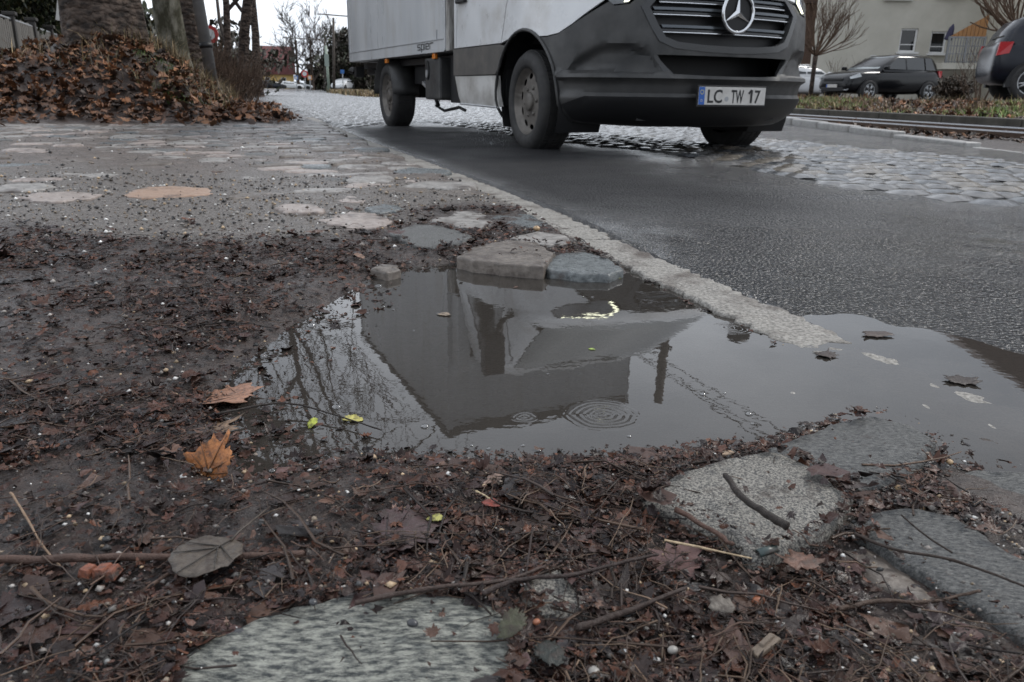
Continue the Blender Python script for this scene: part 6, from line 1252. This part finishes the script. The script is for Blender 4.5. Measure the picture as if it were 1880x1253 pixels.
for x, z in ((-1.2, 4.2), (1.2, 4.2), (-1.2, 1.6), (1.2, 1.6)):
    k = MB(); k.box((3.02, x, z), (.06, .8, 1.1)); f_ = k.build('window', M_FRM, Yh); k = MB(); k.box((3.06, x, z), (.04, .6, .9)); k.build('pane', M_WIN, f_)
for x in (-1.6, 1.2): k = MB(); k.box((x, -2.72, 1.5), (.9, .06, 1.0)); f_ = k.build('window', M_FRM, Yh); k = MB(); k.box((x, -2.76, 1.5), (.7, .04, .8)); k.build('pane', M_WIN, f_)
M_POLE = mat('dark_pole', (.055, .045, .038), (.09, .075, .062), scale=3, rough=.8); M_WIRE = mat('overhead_wire', (.02, .02, .022), rough=.5)
def line_pole(px, py_top, py_bot, Y, label, r=.12, arm=None):
    b = atY(px, py_bot, Y); t = atY(px-1, py_top, Y); o = empty('overhead_line_pole', (b.x, b.y, 0), 0, label, 'pole', 'overhead line poles'); k = MB(); k.tube([(0, 0, -.2), (t.x-b.x, 0, t.z)], [r, r*.75], 10); k.build('shaft', M_POLE, o, True)
    if arm:
        a0 = atY(arm[0], arm[1], Y)-o.location; a1 = atY(arm[2], arm[3], Y)-o.location; k = MB(); k.tube([a0, a1], .06, 6); k.build('bracket', M_POLE, o)
    return o
line_pole(613, 33, 166, 85, 'tall dark line pole with a long bracket near the far road', .15, (583, 26, 648, 31)); line_pole(597, 66, 164, 110, 'shorter brown line pole further down the road', .16, (520, 69, 612, 75)); line_pole(545, 75, 160, 140, 'thin line pole beside the yellow house', .12)
sg = atY(604, 162, 80); so_ = empty('sign_post', (sg.x, sg.y, 0), 0, 'thin pale green post next to the line poles', 'post'); k = MB(); k.tube([(0, 0, -.1), (-.1, 0, 4.2)], .12, 8); k.build('shaft', mat('pale_green_paint', (.28, .34, .28), rough=.5), so_, True); k = MB(); k.box((-.06, -.1, 2.9), (.42, .05, 1.1)); k.build('panel', mat('grey_green_panel', (.25, .30, .27), rough=.5), so_)
def road_sign(px, py, Y, rad, m1, m2, label, sq=False):
    b = atY(px, 160, Y); c = atY(px, py, Y); o = empty('road_sign', (b.x, b.y, 0), 0, label, 'sign', 'road signs'); k = MB(); k.tube([(0, 0, -.1), (0, 0, c.z)], .045, 8); k.build('post', M_GALV, o)
    n = 4 if sq else 18; P = [(math.cos(2*math.pi*i/n+(math.pi/4 if sq else 0)), math.sin(2*math.pi*i/n+(math.pi/4 if sq else 0))) for i in range(n)]
    k = MB(); k.prism([(u*rad, v*rad) for u, v in P], -.07, -.05, lambda u, v, d: (u, d, c.z+v)); f_ = k.build('sign_face', m1, o); k = MB(); k.prism([(u*rad*.62, v*rad*.62) for u, v in P], -.085, -.065, lambda u, v, d: (u, d, c.z+v)); k.build('sign_centre', m2, f_)
S_RED = mat('sign_red', (.45, .03, .03), rough=.4); S_WHT = mat('sign_white', (.6, .6, .6), rough=.4); S_BLU = mat('sign_blue', (.05, .16, .42), rough=.4); S_ORG = mat('sign_orange', (.5, .22, .06), rough=.4)
road_sign(561, 136, 72, .30, S_RED, S_WHT, 'round red and white road sign far down the road'); road_sign(570, 143, 74, .28, S_ORG, S_WHT, 'square orange road sign right of the red one', True); road_sign(545, 143, 80, .26, S_BLU, S_WHT, 'small blue road sign left of the red one', True); road_sign(630, 132, 70, .22, S_BLU, S_BLU, 'narrow blue sign above the far white car', True); road_sign(396, 64, 22, .22, S_RED, S_WHT, 'red and white sign behind the metal pole')
isl = [(float(rx_(np.array(y))+rng.uniform(.4, 2.2)), float(y)) for y in rng.uniform(40, 80, 120)]; blades('island_grass', isl, .35, STRAW*1.2, 'dry yellow grass on the island far down the road', 'grass', M_GRASS, 40, .8, .5, 10, .03)
# pole and wires behind the van, seen only as they mirror in the puddle
tp_ = mirror_at(1208, 738, 7.4); p_ = empty('overhead_line_pole', (tp_.x, tp_.y, 0), 0, 'dark pole behind the van that mirrors in the puddle', 'pole', 'overhead line poles'); k = MB(); k.tube([(.25, 0, 0), (0, 0, 7.4)], [.15, .12], 12); k.build('shaft', M_POLE, p_, True); k = MB(); k.box((0, 0, 5.9), (.5, .12, .10)); k.build('insulator_bar', M_POLE, p_)
for pa, pb2, z, lb in (((1150, 640), (1420, 812), 6.0, 'overhead wire nearest the pole mirrored in the puddle'), ((1175, 640), (1440, 800), 6.3, 'overhead wire right of the pole mirrored in the puddle'), ((1165, 655), (1400, 815), 5.7, 'lowest overhead wire mirrored in the puddle')):
    a = mirror_at(*pa, z); b = mirror_at(*pb2, z); d = (b-a).normalized(); a2 = a-d*16; b2 = b+d*12; k = MB(); k.tube([a2, a2.lerp(b2, .5)+Vector((0, 0, -.08)), b2], .014, 5); o = k.build('overhead_wire', M_WIRE); tag(o, lb, 'wire', 'overhead wires')
